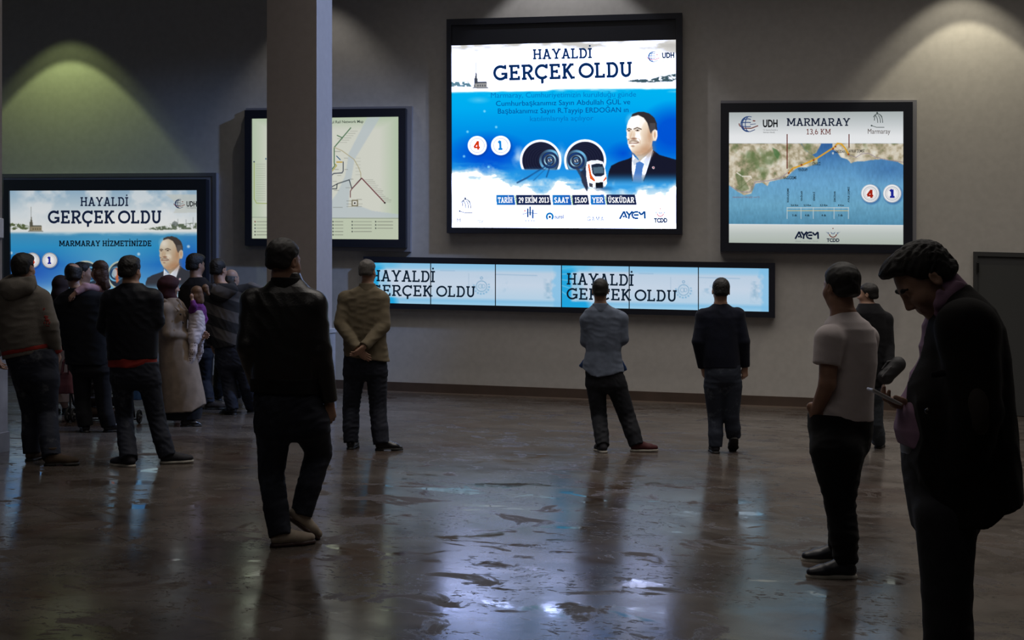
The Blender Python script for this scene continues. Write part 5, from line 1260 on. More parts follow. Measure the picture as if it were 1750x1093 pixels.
def blue_shirt_man():
    f = Fig('person', 'person in loose blue shirt with arms crossed, leaning on one leg before the displays', (1040, 768))
    f.head(1026, 497, 0, 2, 4, 0, neck=(1026, 524, .0), h=39, hair='short')
    sh = cloth('cotton_blue_grey', (.125, .150, .205), .85, .25, 240)
    L = [(1003, 547, 0, 11), (1001, 583, .03, 9.5), (1024, 580, .20, 8.5), (1040, 574, .24, 8)]; R = [(1061, 545, 0, 12), (1064, 579, .0, 10.5), (1040, 574, .18, 9), (1024, 570, .22, 8)]
    PL, RL = f.arm(L, hand=dict(d=(1, .1, .2), n=(0, -1, 0), side=1, curl=.4)); PR, RR = f.arm(R, hand=dict(d=(-1, .1, .2), n=(0, -1, 0), side=-1, curl=.4))
    rows = [(519, 1014, 1039, .07), (524, 1008, 1046, .085), (530, 999, 1060, .10), (542, 996, 1066, .115), (570, 1000, 1065, .12), (600, 1001, 1061, .115), (620, 996, 1064, .125), (645, 994, 1069, .14)]
    hem = [((992, 626), (1012, 642)), ((1012, 642), (1030, 641)), ((1030, 641), (1062, 633))]
    T = Solid()
    def hemfun(P, d):
        xs, zs = zip(*[(f.J(x, y)[0], f.J(x, y)[2]) for x, y in ((985, 622), (997, 630), (1008, 640), (1020, 643), (1045, 639), (1060, 634), (1068, 637), (1078, 634))]); return np.maximum(d, np.where(np.abs(P[:, 1]) < .3, np.interp(P[:, 0], xs, zs) - P[:, 2], -1))
    top(f, rows, [(PL, RL), (PR, RR)], sh, 'shirt', .008, .0065, freq=24, extra=lambda T: setattr(T, 'post', hemfun))
    for (x0, y0, x1, y1, dx) in ((1003, 614, 992, 627, -1), (1061, 618, 1069, 633, 1)):       # loose front tails showing at the sides
        Q = Solid(); Q.seg(f.J(x0, y0, .02), f.J(x1, y1, .05), .03, .024, .02, ((0, 1, .1), .3), cap=True); Q.disp = folds(dx + 3, .004, 40, (1, 0, 0)); f.put('shirt_tail', Q, .007, cloth('cotton_blue', (.045, .09, .24), .85), label='bright blue inner side of a shirt tail')
    C = Solid(); c = f.J(1026, 522) + A3(0, -.016, -.012); C.seg(c + A3(0, 0, -.03), c + A3(0, .0, .036), .092, .078, .01, ((0, 1, 0), .95), cap=True); C.disp = folds(9, .003, 40); f.put('collar', C, .008, sh)
    ox = plain('canvas_oxblood', (.06, .012, .014), .7, 0, .3, .2, 250)
    a1, _ = f.shoe('sneaker', 1033, 774, -12, SHOEN, SOLEW); a2, _ = f.shoe('sneaker', 1078, 771, 82, ox, SOLEW)
    trousers(f, [(618, 1001, 1062, .11), (640, 1000, 1066, .125), (660, 1003, 1069, .12)], [leg(f, (1018, 655, 0, 17), (1024, 712, .03, 13.5), a1, .066), leg(f, (1052, 655, 0, 18), (1072, 712, .02, 14.5), a2, .072)], JBLK, .009, .007)
    f.done(torso=f.rows(rows), vox=.007)
blue_shirt_man()

def sweater_man():
    f = Fig('person', 'person in plain navy sweater and faded jeans, arms hanging, before the displays', (1236, 774))
    f.head(1232, 497, 0, 4, 6, 2, neck=(1231, 526, .0), h=41, hair='short')
    nv = cloth('knit_navy', (.008, .010, .020), .9, .4, 180)
    L = [(1202, 540, 0, 12.5), (1193, 583, -.03, 10.5), (1201, 627, .06, 8.5)]; R = [(1260, 538, 0, 12.5), (1271, 583, -.03, 10.5), (1273, 626, .02, 8.5)]
    PL, RL = f.arm(L, hand=dict(d=(.15, .3, -1), n=(1, .2, 0), side=1, curl=.5, s=.95)); PR, RR = f.arm(R, hand=dict(d=(0, .05, -1), n=(-.5, 1, 0), side=-1, curl=1.05, thumb=1, s=1.0))
    rows = [(519, 1219, 1244, .07), (524, 1212, 1251, .085), (530, 1200, 1261, .10), (542, 1195, 1266, .12), (575, 1197, 1263, .13), (610, 1199, 1264, .13), (632, 1203, 1265, .125)]
    top(f, rows, [(PL, RL), (PR, RR)], nv, 'sweater', .0085, .006, hem=[((1203, 628), (1265, 628.5))], freq=22)
    a1, _ = f.shoe('sneaker', 1224, 775, 2, SHOEN, SOLEB)
    toe = f.F(1249, 768); Mx = rotz(-math.radians(6)) @ rotx(-math.radians(35)); a2, _ = f.shoe('sneaker', 0, 0, 6, SHOEN, SOLEB, pitch=35, base=toe - Mx @ A3(0, .25, 0) - A3(0, .1, 0))
    trousers(f, [(622, 1204, 1265, .12), (640, 1204, 1266, .13), (652, 1205, 1266, .12)], [leg(f, (1220, 660, 0, 17.5), (1223, 715, .06, 13), a1, .066), leg(f, (1251, 660, 0, 17.5), (1250, 712, .02, 13), a2, .072)], JBLUE, .009, .008)
    f.done(torso=f.rows(rows), vox=.007)
sweater_man()

def tshirt_man():
    f = Fig('person', 'person in white t-shirt and black trousers, hand in pocket, looking at the wall', (1432, 978))
    f.head(1437, 490, 0, -22, 0, 0, neck=(1441, 545, .0), h=75, hair='short', thick=.014, neck_r=.06)
    wt = cloth('cotton_white', (.56, .50, .50), .85, .2, 260, .06)
    A = [(1418, 580, -.12, 21), (1414, 655, -.15, 17), (1394, 706, -.03, 14)]; Bk = [(1478, 578, .14, 20), (1470, 660, .2, 15), (1440, 705, .22, 12)]
    P1, R1 = f.arm(A, [.055, .046, .034], hand=dict(d=(.45, .05, -1), n=(.3, 1, 0), side=-1, curl=.3)); P2, R2 = f.arm(Bk, [.055, .046, .034], hand=dict(d=(-.4, 0, -1), n=(0, -1, 0), side=1, curl=.3))
    rows = [(533, 1424, 1464, .075), (541, 1418, 1470, .10), (550, 1412, 1482, .13), (562, 1408, 1490, .155), (585, 1407, 1495, .165), (620, 1404, 1496, .165), (660, 1400, 1491, .16), (690, 1396, 1490, .155), (722, 1394, 1490, .15)]
    s1 = ([P1[0], P1[0] * .42 + P1[1] * .58 + A3(-.01, 0, 0)], [.085, .074]); s2 = ([P2[0], P2[0] * .45 + P2[1] * .55], [.08, .07])
    top(f, rows, [s1, s2], wt, 'tshirt', .0065, .010, hem=[((1396, 713), (1491, 718))], freq=26, dirv=(.5, 0, 1))
    lo = plain('leather_navy', (.012, .014, .022), .4, 0, .5, .1, 120)
    a1, _ = f.shoe('loafer', 1464, 987, -88, lo, SOLEW); a2, _ = f.shoe('loafer', 1452, 960, -84, lo, SOLEW)
    for a, dz in ((a1, 0), (a2, 0)):
        pass
    trousers(f, [(706, 1382, 1489, .15), (730, 1382, 1490, .155), (765, 1388, 1484, .14), (790, 1394, 1470, .12)],
             [leg(f, (1430, 770, -.08, 45), (1436, 860, -.06, 26), a1 + A3(.0, 0, .02), .066), leg(f, (1434, 770, .08, 40), (1438, 850, .09, 24), a2 + A3(0, 0, .02), .064)], cloth('cotton_black', (.008, .008, .009), .9), .0075, .006)
    f.done(torso=f.rows(rows), vox=.006, skin=SKIN2)
tshirt_man()

def suit_man():
    f = Fig('person', 'person in dark blazer and pink shirt looking down at a phone, at the right edge', (1622, 1268))
    f.head(1580, 477, 0, -86, 44, 0, neck=(1632, 525, .0), size=.98, hair='quiff', thick=.015, neck_r=.06, vox=.005, hmat=HAIRB)
    for sx in (-1, 1):
        Q = Solid(); pts = [f.hc + f.hM @ (A3(sx * x, y, z) * f.hs) for x, y, z in ((.016, .0945, .022), (.034, .0905, .028), (.050, .0765, .024))]; Q.chain(pts, [.0045, .0055, .004], .004); f.put('eyebrow', Q, .003, HAIRB)
    shm = cloth('cotton_pink', (.30, .18, .27), .8, .15, 300, .06); jk = cloth('wool_black', (.010, .009, .009), .9, .35, 300)
    # the near arm hangs with the hand in the trouser pocket, the far arm holds the phone
    A = [(1652, 560, -.19, 48), (1668, 700, -.22, 42), (1632, 850, -.13, 32)]; Bk = [(1632, 560, .19, 46), (1606, 700, .22, 36), (1566, 690, .05, 23)]
    P1, R1 = f.arm(A, [.056, .046, .032], hand=dict(d=(-.1, .35, -1), n=(-.6, .6, 0), side=-1, curl=.35))
    f.phone_w = f.J(1551, 681, .0)
    P2, R2 = f.arm(Bk, [.056, .044, .029], hand=dict(off=.012, d=(-.92, -.15, .06), n=(.12, -.3, 1), side=-1, curl=.62, spread=.15, thumb=.75, s=1.0))
    rows = [(487, 1620, 1652, .07), (497, 1608, 1662, .09), (510, 1598, 1673, .13), (528, 1592, 1688, .17), (560, 1582, 1702, .205), (610, 1570, 1712, .215), (680, 1536, 1720, .22), (740, 1528, 1727, .22), (800, 1536, 1732, .22), (890, 1560, 1737, .22)]
    srows = [(497, 1600, 1650, .08), (520, 1592, 1660, .11), (560, 1586, 1670, .15), (610, 1580, 1680, .175), (660, 1556, 1680, .175), (700, 1540, 1680, .175), (735, 1536, 1680, .175), (760, 1542, 1680, .16)]
    S = Solid(); S.loft(f.rows(srows), .03); S.chain(P2, [.07, .062, .042], .03, cap=True); S.disp = folds(3, .008, 26, (.6, 0, 1), .6); f.put('shirt', S, .0055, shm)
    # shirt collar: a band with a folded point towards the front
    C = Solid(); c = f.J(1628, 512, 0)
    C.seg(c + A3(.01, 0, -.03), c + A3(-.035, 0, .035), .085, .074, .01, ((0, 1, 0), .92)); C.disp = folds(8, .002, 30)
    C.seg(f.J(1606, 500, -.075), f.J(1602, 536, -.07), .014, .012, .012, ((0, 1, .0), .5)); C.seg(f.J(1640, 490, -.07), f.J(1604, 520, -.078), .02, .018, .015, ((0, 1, 0), .5)); C.seg(f.J(1604, 500, .075), f.J(1598, 540, .07), .02, .012, .012, ((0, 1, .0), .5))
    f.put('shirt_collar', C, .005, shm)
    T = Solid()
    xs = [(470, 1650), (483, 1644), (510, 1618), (546, 1605), (599, 1601), (655, 1584), (693, 1580), (754, 1584), (794, 1580), (830, 1590), (860, 1602), (890, 1632)]
    def post(P, d):
        # the blazer hangs open: its front edge, seen from the side
        fx = 0
        for dy_, m_ in ((-.19, P[:, 1] < .0), (.17, P[:, 1] >= .0)):
            zz = np.array([f.J(1600, y, dy_)[2] for y, _ in xs])[::-1]; xx = np.array([f.J(x, y, dy_)[0] for y, x in xs])[::-1]
            fx = fx + np.interp(P[:, 2], zz, xx) * m_; body = (P[:, 1] < .23) & (P[:, 1] > -.30)
        return np.maximum(d, np.where(body, fx - P[:, 0], -1))
    top(f, rows, [(P1, [.095, .083, .070]), (P2[:2] + [P2[1] * .25 + P2[2] * .75], [.092, .076, .062])], jk, 'blazer', .0065, .008, hem=[((1600, 885), (1640, 884), (1672, 862), (1737, 843))], freq=18, dirv=(.3, 0, 1), shape=post)
    E = Solid(); e = f.J(1678, 700, -.22 - .083)
    E.ell(e + A3(.0, .035, 0), (.040, .046, .088), .01, roty(-.10)); f.put('elbow_patch', E, .006, plain('suede_elbow', (.045, .038, .034), .9, 0, .2, .4, 120, .2), label='oval suede patch on the near elbow')
    K = Solid(); K.ell(f.J(1586, 702, -.215), (.011, .012, .011)); f.put('button', K, .004, plain('horn_button', (.02, .015, .012), .35))
    PK = Solid(); PK.seg(f.J(1596, 640, -.20), f.J(1612, 637, -.21), .012, .012, .01, ((0, 1, 0), .5)); f.put('pocket_flap', PK, .005, jk)
    B = Solid(); B.loft(f.rows([(753, 1544, 1670, .152), (776, 1546, 1672, .152)]), .01); f.put('belt', B, .006, plain('belt_leather', (.022, .018, .016), .4, 0, .5, .1, 100))
    a1, _ = f.shoe('dress', 1652, 1280, -80, SHOEB, SOLEB); a2, _ = f.shoe('dress', 1640, 1240, -84, SHOEB, SOLEB)
    gt = cloth('wool_charcoal', (.026, .027, .032), .85, .25, 300)
    trousers(f, [(762, 1546, 1672, .15), (800, 1548, 1678, .165), (860, 1556, 1676, .15), (900, 1562, 1668, .12)], [leg(f, (1616, 880, -.10, 50), (1618, 1010, -.09, 40), a1, .078), leg(f, (1614, 880, .09, 48), (1622, 1005, .09, 36), a2, .078)], gt, .008, .007)
    W = Solid(); w_ = f.J(1560, 684, .045); W.seg(w_, w_ + A3(.012, 0, -.002), .034, .034, .01, ((0, 0, 1), .85)); f.put('wrist_watch', W, .005, plain('strap_black', (.012, .012, .012), .5))
    f.done(torso=f.rows(srows), vox=.0042, skin=SKIN)
    # the phone lies across the fingers
    a, b = f.J(1486, 664, -.045), f.J(1537, 690, -.045); c = (a + b) / 2; u = (b - a) / np.linalg.norm(b - a); n = np.cross(u, A3(0, 1, 0)); n = -n if n[2] < 0 else n; L = np.linalg.norm(b - a) / 2
    root = empty('phone', f.o + RGT * c[0] + FWD * c[1] + UPV * c[2], YAW); tag(root, 'white phone held out flat in the hand of the person in the blazer', 'phone')
    R = Matrix(np.stack([u, A3(0, 1, 0), n], 1).tolist()).to_4x4()
    cs = box('body', (-L, -.033, -.0045), (L, .033, .0045), plain('phone_white', (.62, .6, .6), .3), root, .0035); cs.matrix_local = R
    sc = box('screen', (-L * .78, -.029, .0043), (L * .78, .029, .0052), plain('phone_glass', (.01, .01, .012), .08), root); sc.matrix_local = R
    bt = box('button', (L * .86, -.006, .0043), (L * .94, .006, .0054), plain('phone_white', (.62, .6, .6), .3), root, .0005); bt.matrix_local = R
suit_man()

def camera_man():
    f = Fig('person', 'person in black jacket half hidden behind the person in the white t-shirt', (1492, 768))
    f.head(1483, 503, 0, -58, 2, 0, neck=(1486, 532, .0), h=36, hair='short')
    A = [(1463, 548, .0, 12), (1462, 590, .02, 10), (1470, 632, .12, 8)]; R = [(1513, 546, 0, 12.5), (1518, 592, -.03, 10.5), (1520, 622, -.14, 8.5)]
    PL, RL = f.arm(A, hand=dict(d=(.2, .5, -1), n=(1, 0, 0), side=1)); PR, RR = f.arm(R, hand=dict(d=(.25, -.4, -.8), n=(-1, .3, .2), side=-1, curl=.9))
    rows = [(519, 1468, 1502, .08), (526, 1464, 1507, .1), (535, 1458, 1515, .12), (560, 1456, 1520, .13), (600, 1458, 1520, .13), (650, 1458, 1512, .13), (668, 1458, 1508, .13)]
    top(f, rows, [(PL, RL), (PR, RR)], BLK, 'jacket', .009, .006, hem=[((1458, 666), (1508, 660))], freq=22)
    gj = denim('denim_grey_blue', (.05, .06, .075), (.16, .18, .21))
    a1, _ = f.shoe('sneaker', 1480, 772, -20, SHOEB, SOLEB); a2, _ = f.shoe('sneaker', 1500, 766, 25, SHOEB, SOLEB)
    trousers(f, [(655, 1460, 1508, .12), (680, 1460, 1508, .12)], [leg(f, (1474, 678, 0, 14), (1477, 722, .03, 11.5), a1, .066), leg(f, (1496, 678, 0, 14), (1497, 722, .02, 11.5), a2, .07)], gj, .01, .007)
    f.done(torso=f.rows(rows), vox=.008)
    # the bag in the hand
    c = f.J(1522, 634, -.2); root = empty('camera_bag', f.o + RGT * c[0] + FWD * c[1] + UPV * c[2], YAW); tag(root, 'small black padded bag hanging from the hand of the person in the black jacket', 'bag')
    Bm = plain('nylon_black', (.014, .014, .016), .6, 0, .4, .4, 160)
    Q = Solid(); Q.seg((-.055, 0, -.06), (.075, 0, .07), .075, .08, .02, ((0, 1, 0), .75)); Q.seg((-.075, -.005, -.05), (-.03, 0, -.08), .05, .05, .02, ((0, 1, 0), .8)); Q.disp = folds(6, .004, 30)
    link_mesh('body', Q.mesh('body', .008), Bm, root)
    Q = Solid(); Q.seg((-.085, 0, .02), (-.03, 0, .095), .012, .012, .01); Q.seg((-.03, 0, .095), (.03, 0, .11), .012, .012, .01); link_mesh('handle', Q.mesh('handle', .006), Bm, root)
    Q = Solid(); Q.seg((-.10, -.06, -.05), (-.02, -.075, .05), .012, .012, .01, ((0, 1, 0), .4)); link_mesh('pocket', Q.mesh('pocket', .006), plain('nylon_grey', (.07, .07, .075), .5), root)
camera_man()

def hoodie_man():
    f = Fig('person', 'person in grey hooded top with red hem stripe, at the left edge', (70, 786))
    f.head(40, 458, 0, 10, 0, -3, neck=(36, 495, .0), h=47, hair='full', thick=.012, hmat=HAIRB)
    gm = cloth('fleece_grey', (.150, .135, .118), .95, .4, 160)
    rd = cloth('cotton_red', (.28, .030, .024), .85)
    L = [(4, 512, 0, 18), (-14, 560, -.02, 16), (-8, 605, .14, 12)]; R = [(68, 512, 0, 18), (84, 556, -.02, 16), (96, 600, .06, 10)]
    PL, RL = f.arm(L, hand=dict(d=(.3, .4, -1), n=(1, 0, 0), side=1)); PR, RR = f.arm(R, hand=dict(d=(.0, .6, -.8), n=(-1, .3, 0), side=-1, curl=.5))
    rows = [(482, 16, 56, .085), (490, 4, 68, .105), (500, -6, 78, .125), (520, -10, 84, .14), (550, -4, 84, .15), (580, 2, 82, .15), (606, 5, 82, .14)]
    top(f, rows, [(PL, RL), (PR, RR)], gm, 'hooded_top', .008, .007, hem=[((4, 602), (80, 589))], freq=22)
    for nme, y0, y1, mat, r_ in (('hem_stripe', -1, 7, rd, .004), ('hem_band', 5, 13, gm, .002)):
        T = Solid(); T.loft([(z, cx, cy, rx + r_, ry + r_) for z, cx, cy, rx, ry in f.rows([(575, 3, 82, .142), (625, 8, 84, .135)])], .01)
        a, b = f.J(4, 602 + y0), f.J(80, 588 + y0); u = b - a; T.cut(a, (-u[2], 0, u[0])); a, b = f.J(4, 602 + y1), f.J(80, 588 + y1); u = b - a; T.cut(a, (u[2], 0, -u[0])); f.put(nme, T, .007, mat, label='red stripe round the hem' if mat is rd else None)
    H = Solid(); H.ell(f.J(27, 491, -.115), (.155, .055, .075), .03, roty(.12)); H.ell(f.J(20, 500, -.13), (.085, .045, .07), .05); H.seg(f.J(4, 488, -.07), f.J(22, 474, .03), .05, .036, .04); H.seg(f.J(54, 485, -.07), f.J(54, 474, .03), .045, .032, .04); H.seg(f.J(24, 478, -.085), f.J(50, 477, -.085), .026, .026, .03)
    H.disp = folds(12, .006, 34, (.3, 0, 1), .6); f.put('hood', H, .007, gm)
    W = PR[-1]; u = (PR[-1] - PR[-2]); u /= np.linalg.norm(u); Q = Solid(); Q.seg(W - u * .03, W + u * .012, .054, .05, .01, cap=True); f.put('cuff', Q, .007, rd, label='red cuff')
    # red block letters printed down the sleeve
    Q = Solid(); Q.chain(PR, [r + .0035 for r in RR], .03); Q.disp = folds(f.seed + 5, .007 * .62, 22 * 1.55, (.35, 0, 1), .6)
    marks = [(f.J(x, y)[0], f.J(x, y)[2], f.m(hw), f.m(hh), a) for x, y, hw, hh, a in ((80, 519, 4.6, 3.4, .5), (80, 527, 4.0, 2.6, .5), (86, 541, 3.2, 2.2, .3), (88, 546, 3.6, 2.0, .3), (84, 551, 1.3, 2.4, .2), (88, 551, 1.3, 2.4, .2), (92, 551, 1.3, 2.4, .2), (89, 556, 3.4, .8, .2))]
    def letters(P, d):
        m_ = np.full(len(P), 9.0)
        for x, z, hw, hh, a in marks:
            dx, dz = P[:, 0] - x, P[:, 2] - z; u, v = dx * math.cos(a) - dz * math.sin(a), dx * math.sin(a) + dz * math.cos(a)
            m_ = np.minimum(m_, np.maximum(np.abs(u) - hw, np.abs(v) - hh))
        return np.maximum(np.maximum(d, m_), P[:, 1] + .01)
    Q.post = letters; f.put('sleeve_print', Q, .004, cloth('print_red', (.18, .028, .024), .8), label='red lettering printed on the sleeve')
    br = plain('suede_brown', (.060, .040, .026), .8, 0, .3, .3, 200, .2)
    a1, _ = f.shoe('boot', 47, 788, 12, br, SOLEB); a2, _ = f.shoe('boot', 76, 795, 78, br, SOLEB)
    trousers(f, [(596, 8, 92, .125), (612, 11, 98, .135), (640, 20, 99, .13), (660, 30, 99, .11)], [leg(f, (44, 650, .03, 20), (54, 705, .05, 16), a1, .07), leg(f, (76, 650, -.03, 23), (81, 708, -.03, 17), a2, .075)], denim('denim_worn_left', (.013, .016, .028), (.11, .115, .13), .56, .74), .0085, .008)
    f.done(torso=f.rows(rows), vox=.0065)
hoodie_man()

def black_jacket_man():
    f = Fig('person', 'person in black jacket with a red shirt hem and worn jeans, legs apart', (250, 790))
    f.head(222, 463, 0, 12, 3, 0, neck=(224, 497, .0), h=47, hair='full', thick=.016)
    jk = cloth('nylon_black_blue', (.010, .011, .016), .55, .3, 90, .2, .05)
    L = [(190, 512, 0, 17), (180, 556, .02, 15), (200, 578, .18, 12), (222, 572, .24, 11)]; R = [(260, 510, 0, 17), (266, 548, .02, 15), (240, 566, .18, 12), (220, 562, .24, 11)]
    PL, RL = f.arm(L, hand=dict(d=(1, 0, .2), n=(0, -1, 0), side=1)); PR, RR = f.arm(R, hand=dict(d=(-1, 0, .2), n=(0, -1, 0), side=-1))
    rows = [(484, 208, 243, .08), (490, 200, 250, .095), (497, 188, 262, .115), (510, 180, 270, .135), (545, 180, 271, .145), (580, 183, 269, .14), (605, 184, 268, .135), (618, 185, 268, .135)]
    top(f, rows, [(PL, RL), (PR, RR)], jk, 'jacket', .008, .008, hem=[((185, 614), (268, 613))], freq=24)
    C = Solid(); c = f.J(224, 490) + A3(0, -.016, -.012); C.seg(c + A3(0, 0, -.04), c + A3(0, .0, .034), .094, .082, .01, ((0, 1, 0), .95), cap=True); C.disp = folds(9, .003, 40); f.put('collar', C, .007, jk)
    T = Solid(); T.loft(f.rows([(606, 186, 267, .132), (628, 186, 268, .132)]), .01, hem=[f.J(185, 626), f.J(268, 628)]); T.disp = folds(3, .004, 30); f.put('shirt', T, .007, cloth('cotton_red', (.28, .030, .024), .85), label='red shirt hem below the jacket')
    a1, _ = f.shoe('sneaker', 229, 798, -60, SHOEN, SOLEW); a2, _ = f.shoe('sneaker', 274, 792, 66, SHOEN, SOLEW)
    trousers(f, [(618, 187, 270, .125), (640, 190, 272, .13), (655, 193, 273, .115)], [leg(f, (209, 648, 0, 19), (213, 715, .03, 14), a1, .074), leg(f, (254, 648, 0, 19), (268, 715, .03, 15), a2, .074)], denim('denim_worn_mid', (.014, .017, .028), (.09, .098, .12), .58, .76), .0085, .008)
    f.done(torso=f.rows(rows), vox=.0065)
black_jacket_man()

def trench_woman():
    f = Fig('person', 'person in headscarf and long beige trench coat holding a small child', (312, 726))
    f.head(291, 490, 0, 72, 4, 0, neck=(291, 516, .0), h=32, hair=None, fem=True)
    sc = cloth('scarf_maroon', (.045, .014, .016), .7, .25, 120, .5); be = cloth('cotton_beige', (.215, .165, .125), .8, .25, 200)
    L = [(283, 530, -.12, 11.5), (288, 570, -.15, 11), (328, 577, -.02, 7.5)]; R = [(303, 530, .12, 11), (318, 566, .18, 10), (342, 572, .06, 7.5)]
    PL, RL = f.arm(L, hand=dict(d=(1, .15, .05), n=(0, 1, .1), side=1, curl=.45, s=.92)); PR, RR = f.arm(R, hand=dict(d=(.9, -.3, -.1), n=(0, -1, 0), side=-1, curl=.5, s=.92))
    rows = [(509, 280, 304, .08), (516, 276, 312, .11), (530, 275, 320, .15), (560, 273, 318, .155), (590, 273, 328, .16), (620, 273, 338, .18), (660, 275, 346, .20), (704, 278, 353, .215)]
    top(f, rows, [(PL, RL), (PR, RR)], be, 'trench_coat', .0085, .006, hem=[((279, 703), (335, 701), (353, 688))], freq=17, dirv=(1, .4, .1), aniso=.35)
    S = Solid(); c, M, k = f.hc, f.hM, f.hs
    S.ell(c + M @ A3(0, -.015, .028), (.094, .115, .108), .02, M); S.ell(c + M @ A3(0, -.03, -.09), (.085, .10, .09), .04, M); S.ell(c + M @ A3(0, -.08, .02), (.07, .06, .07), .03, M); S.seg(c + M @ A3(0, .02, -.13), f.J(296, 520, 0), .07, .09, .03)
    S.ell(c + M @ A3(0, .105, -.025), (.058, .07, .085), .012, M, '-'); S.disp = folds(5, .007, 40, (.3, .6, 1), .6); f.put('headscarf', S, .006, sc)
    C = Solid(); C.seg(f.J(280, 514, -.09), f.J(304, 530, -.13), .03, .016, .02, ((0, 1, 0), .5)); C.seg(f.J(304, 514, -.06), f.J(316, 540, -.08), .028, .014, .02, ((0, 1, 0), .5)); f.put('collar', C, .007, be)
    for x, y in ((308.5, 537), (313, 551)):
        Q = Solid(); p = f.J(x, y, -.158); Q.ell(p, (.012, .008, .012)); f.put('button', Q, .004, plain('horn_button', (.02, .015, .012), .35))
    K = Solid(); K.loft(f.rows([(690, 281, 344, .19), (704, 281, 345, .19), (715, 284, 342, .18)]), .02); K.disp = folds(6, .01, 26, (1, .2, .1), .4); f.put('skirt', K, .009, cloth('cloth_black', (.010, .010, .012), .9))
    a1, _ = f.shoe('dress', 308, 728, 78, SHOEB, SOLEB, scale=.86); a2, _ = f.shoe('dress', 296, 716, 74, SHOEB, SOLEB, scale=.86)
    for a, x in ((a1, 305), (a2, 298)): f.body.chain([f.J(x, 640, 0), f.J(x + 2, 690, 0), a - A3(0, 0, .03)], [.07, .05, .036], .02)
    f.done(torso=f.rows(rows[:5]), vox=.0065)
    return f
wf = trench_woman()

def carried_baby(w_):
    g = Fig('child', 'small child in purple top and white dungarees carried by the person in the trench coat', (312, 726))
    g.head(336, 502, .02, -62, 6, -4, neck=(336, 520, .03), h=25, hair='long', hmat=HAIRL, child=True, vox=.006, neck_r=.038)
    P = Solid()
    pg = g.J(351, 492, .03); P.ell(pg, (.035, .035, .045)); P.seg(pg, pg + A3(.035, 0, -.07), .03, .015, .02); P.disp = folds(3, .004, 70); g.put('pigtail', P, .006, HAIRL)
    g.nb = g.J(336, 522, .03)
    A = [(330, 529, -.03, 5), (331, 522, -.09, 4.2), (329, 513, -.085, 3.4)]; B_ = [(345, 529, .06, 5), (350, 545, .10, 4.2), (346, 556, .04, 3.4)]
    PA, RA = g.arm(A, [.028, .024, .019], hand=dict(d=(-.1, -.1, 1), n=(0, 1, 0), side=1, s=.5, curl=.8)); PB, RB = g.arm(B_, [.028, .024, .019], hand=dict(d=(-.4, -.2, -.6), n=(-1, 0, 0), side=1, s=.5))
    top(g, [(517, 328, 346, .06, .02), (524, 325, 349, .075, .02), (545, 325, 349, .08, .02), (552, 325, 349, .08, .02)], [(PA, [.038, .034, .027]), (PB, [.038, .033, .027])], cloth('cotton_purple', (.14, .030, .16), .85), 'top', .006, .005, freq=40)
    rows = [(530, 325, 348, .08, .015), (545, 323, 349, .088, .015), (563, 322, 350, .095, .015), (575, 322, 346, .095, .01), (585, 324, 343, .08, .0)]
    top(g, rows, [([g.J(332, 574, -.05), g.J(331, 582, -.07), g.J(331, 588, -.075)], [.06, .052, .046]), ([g.J(341, 574, .07), g.J(340, 584, .09), g.J(340, 590, .1)], [.06, .05, .045])], cloth('cotton_dungaree', (.50, .44, .45), .85), 'dungarees', .0065, .006, freq=40)
    m, nt, b = nm('tights_dotted'); tc = N(nt, 'ShaderNodeTexCoord'); vo = N(nt, 'ShaderNodeTexVoronoi'); setin(vo, 'Scale', 42); setin(vo, 'Randomness', .25); rp = N(nt, 'ShaderNodeValToRGB'); rp.color_ramp.elements[0].position = .26; rp.color_ramp.elements[0].color = (.05, .03, .03, 1); rp.color_ramp.elements[1].position = .32; rp.color_ramp.elements[1].color = (.50, .42, .40, 1)
    nt.links.new(tc.outputs['Object'], vo.inputs['Vector']); nt.links.new(vo.outputs['Distance'], rp.inputs['Fac']); nt.links.new(rp.outputs['Color'], b.inputs['Base Color']); b.inputs['Roughness'].default_value = .85
    for side, pts in (('a', [g.J(331, 582, -.07), g.J(330, 600, -.10), g.J(327, 613, -.10), g.J(322, 620, -.11)]), ('b', [g.J(340, 584, .09), g.J(341, 600, .12), g.J(338, 612, .12), g.J(334, 618, .11)])):
        Q = Solid(); Q.chain(pts, [.048, .042, .034, .032], .015); Q.disp = folds(3, .003, 60); g.put('tights', Q, .006, m); g.body.chain(pts, [.03, .028, .024, .022], .015)
    g.done(torso=g.rows(rows), vox=.006)
carried_baby(wf)

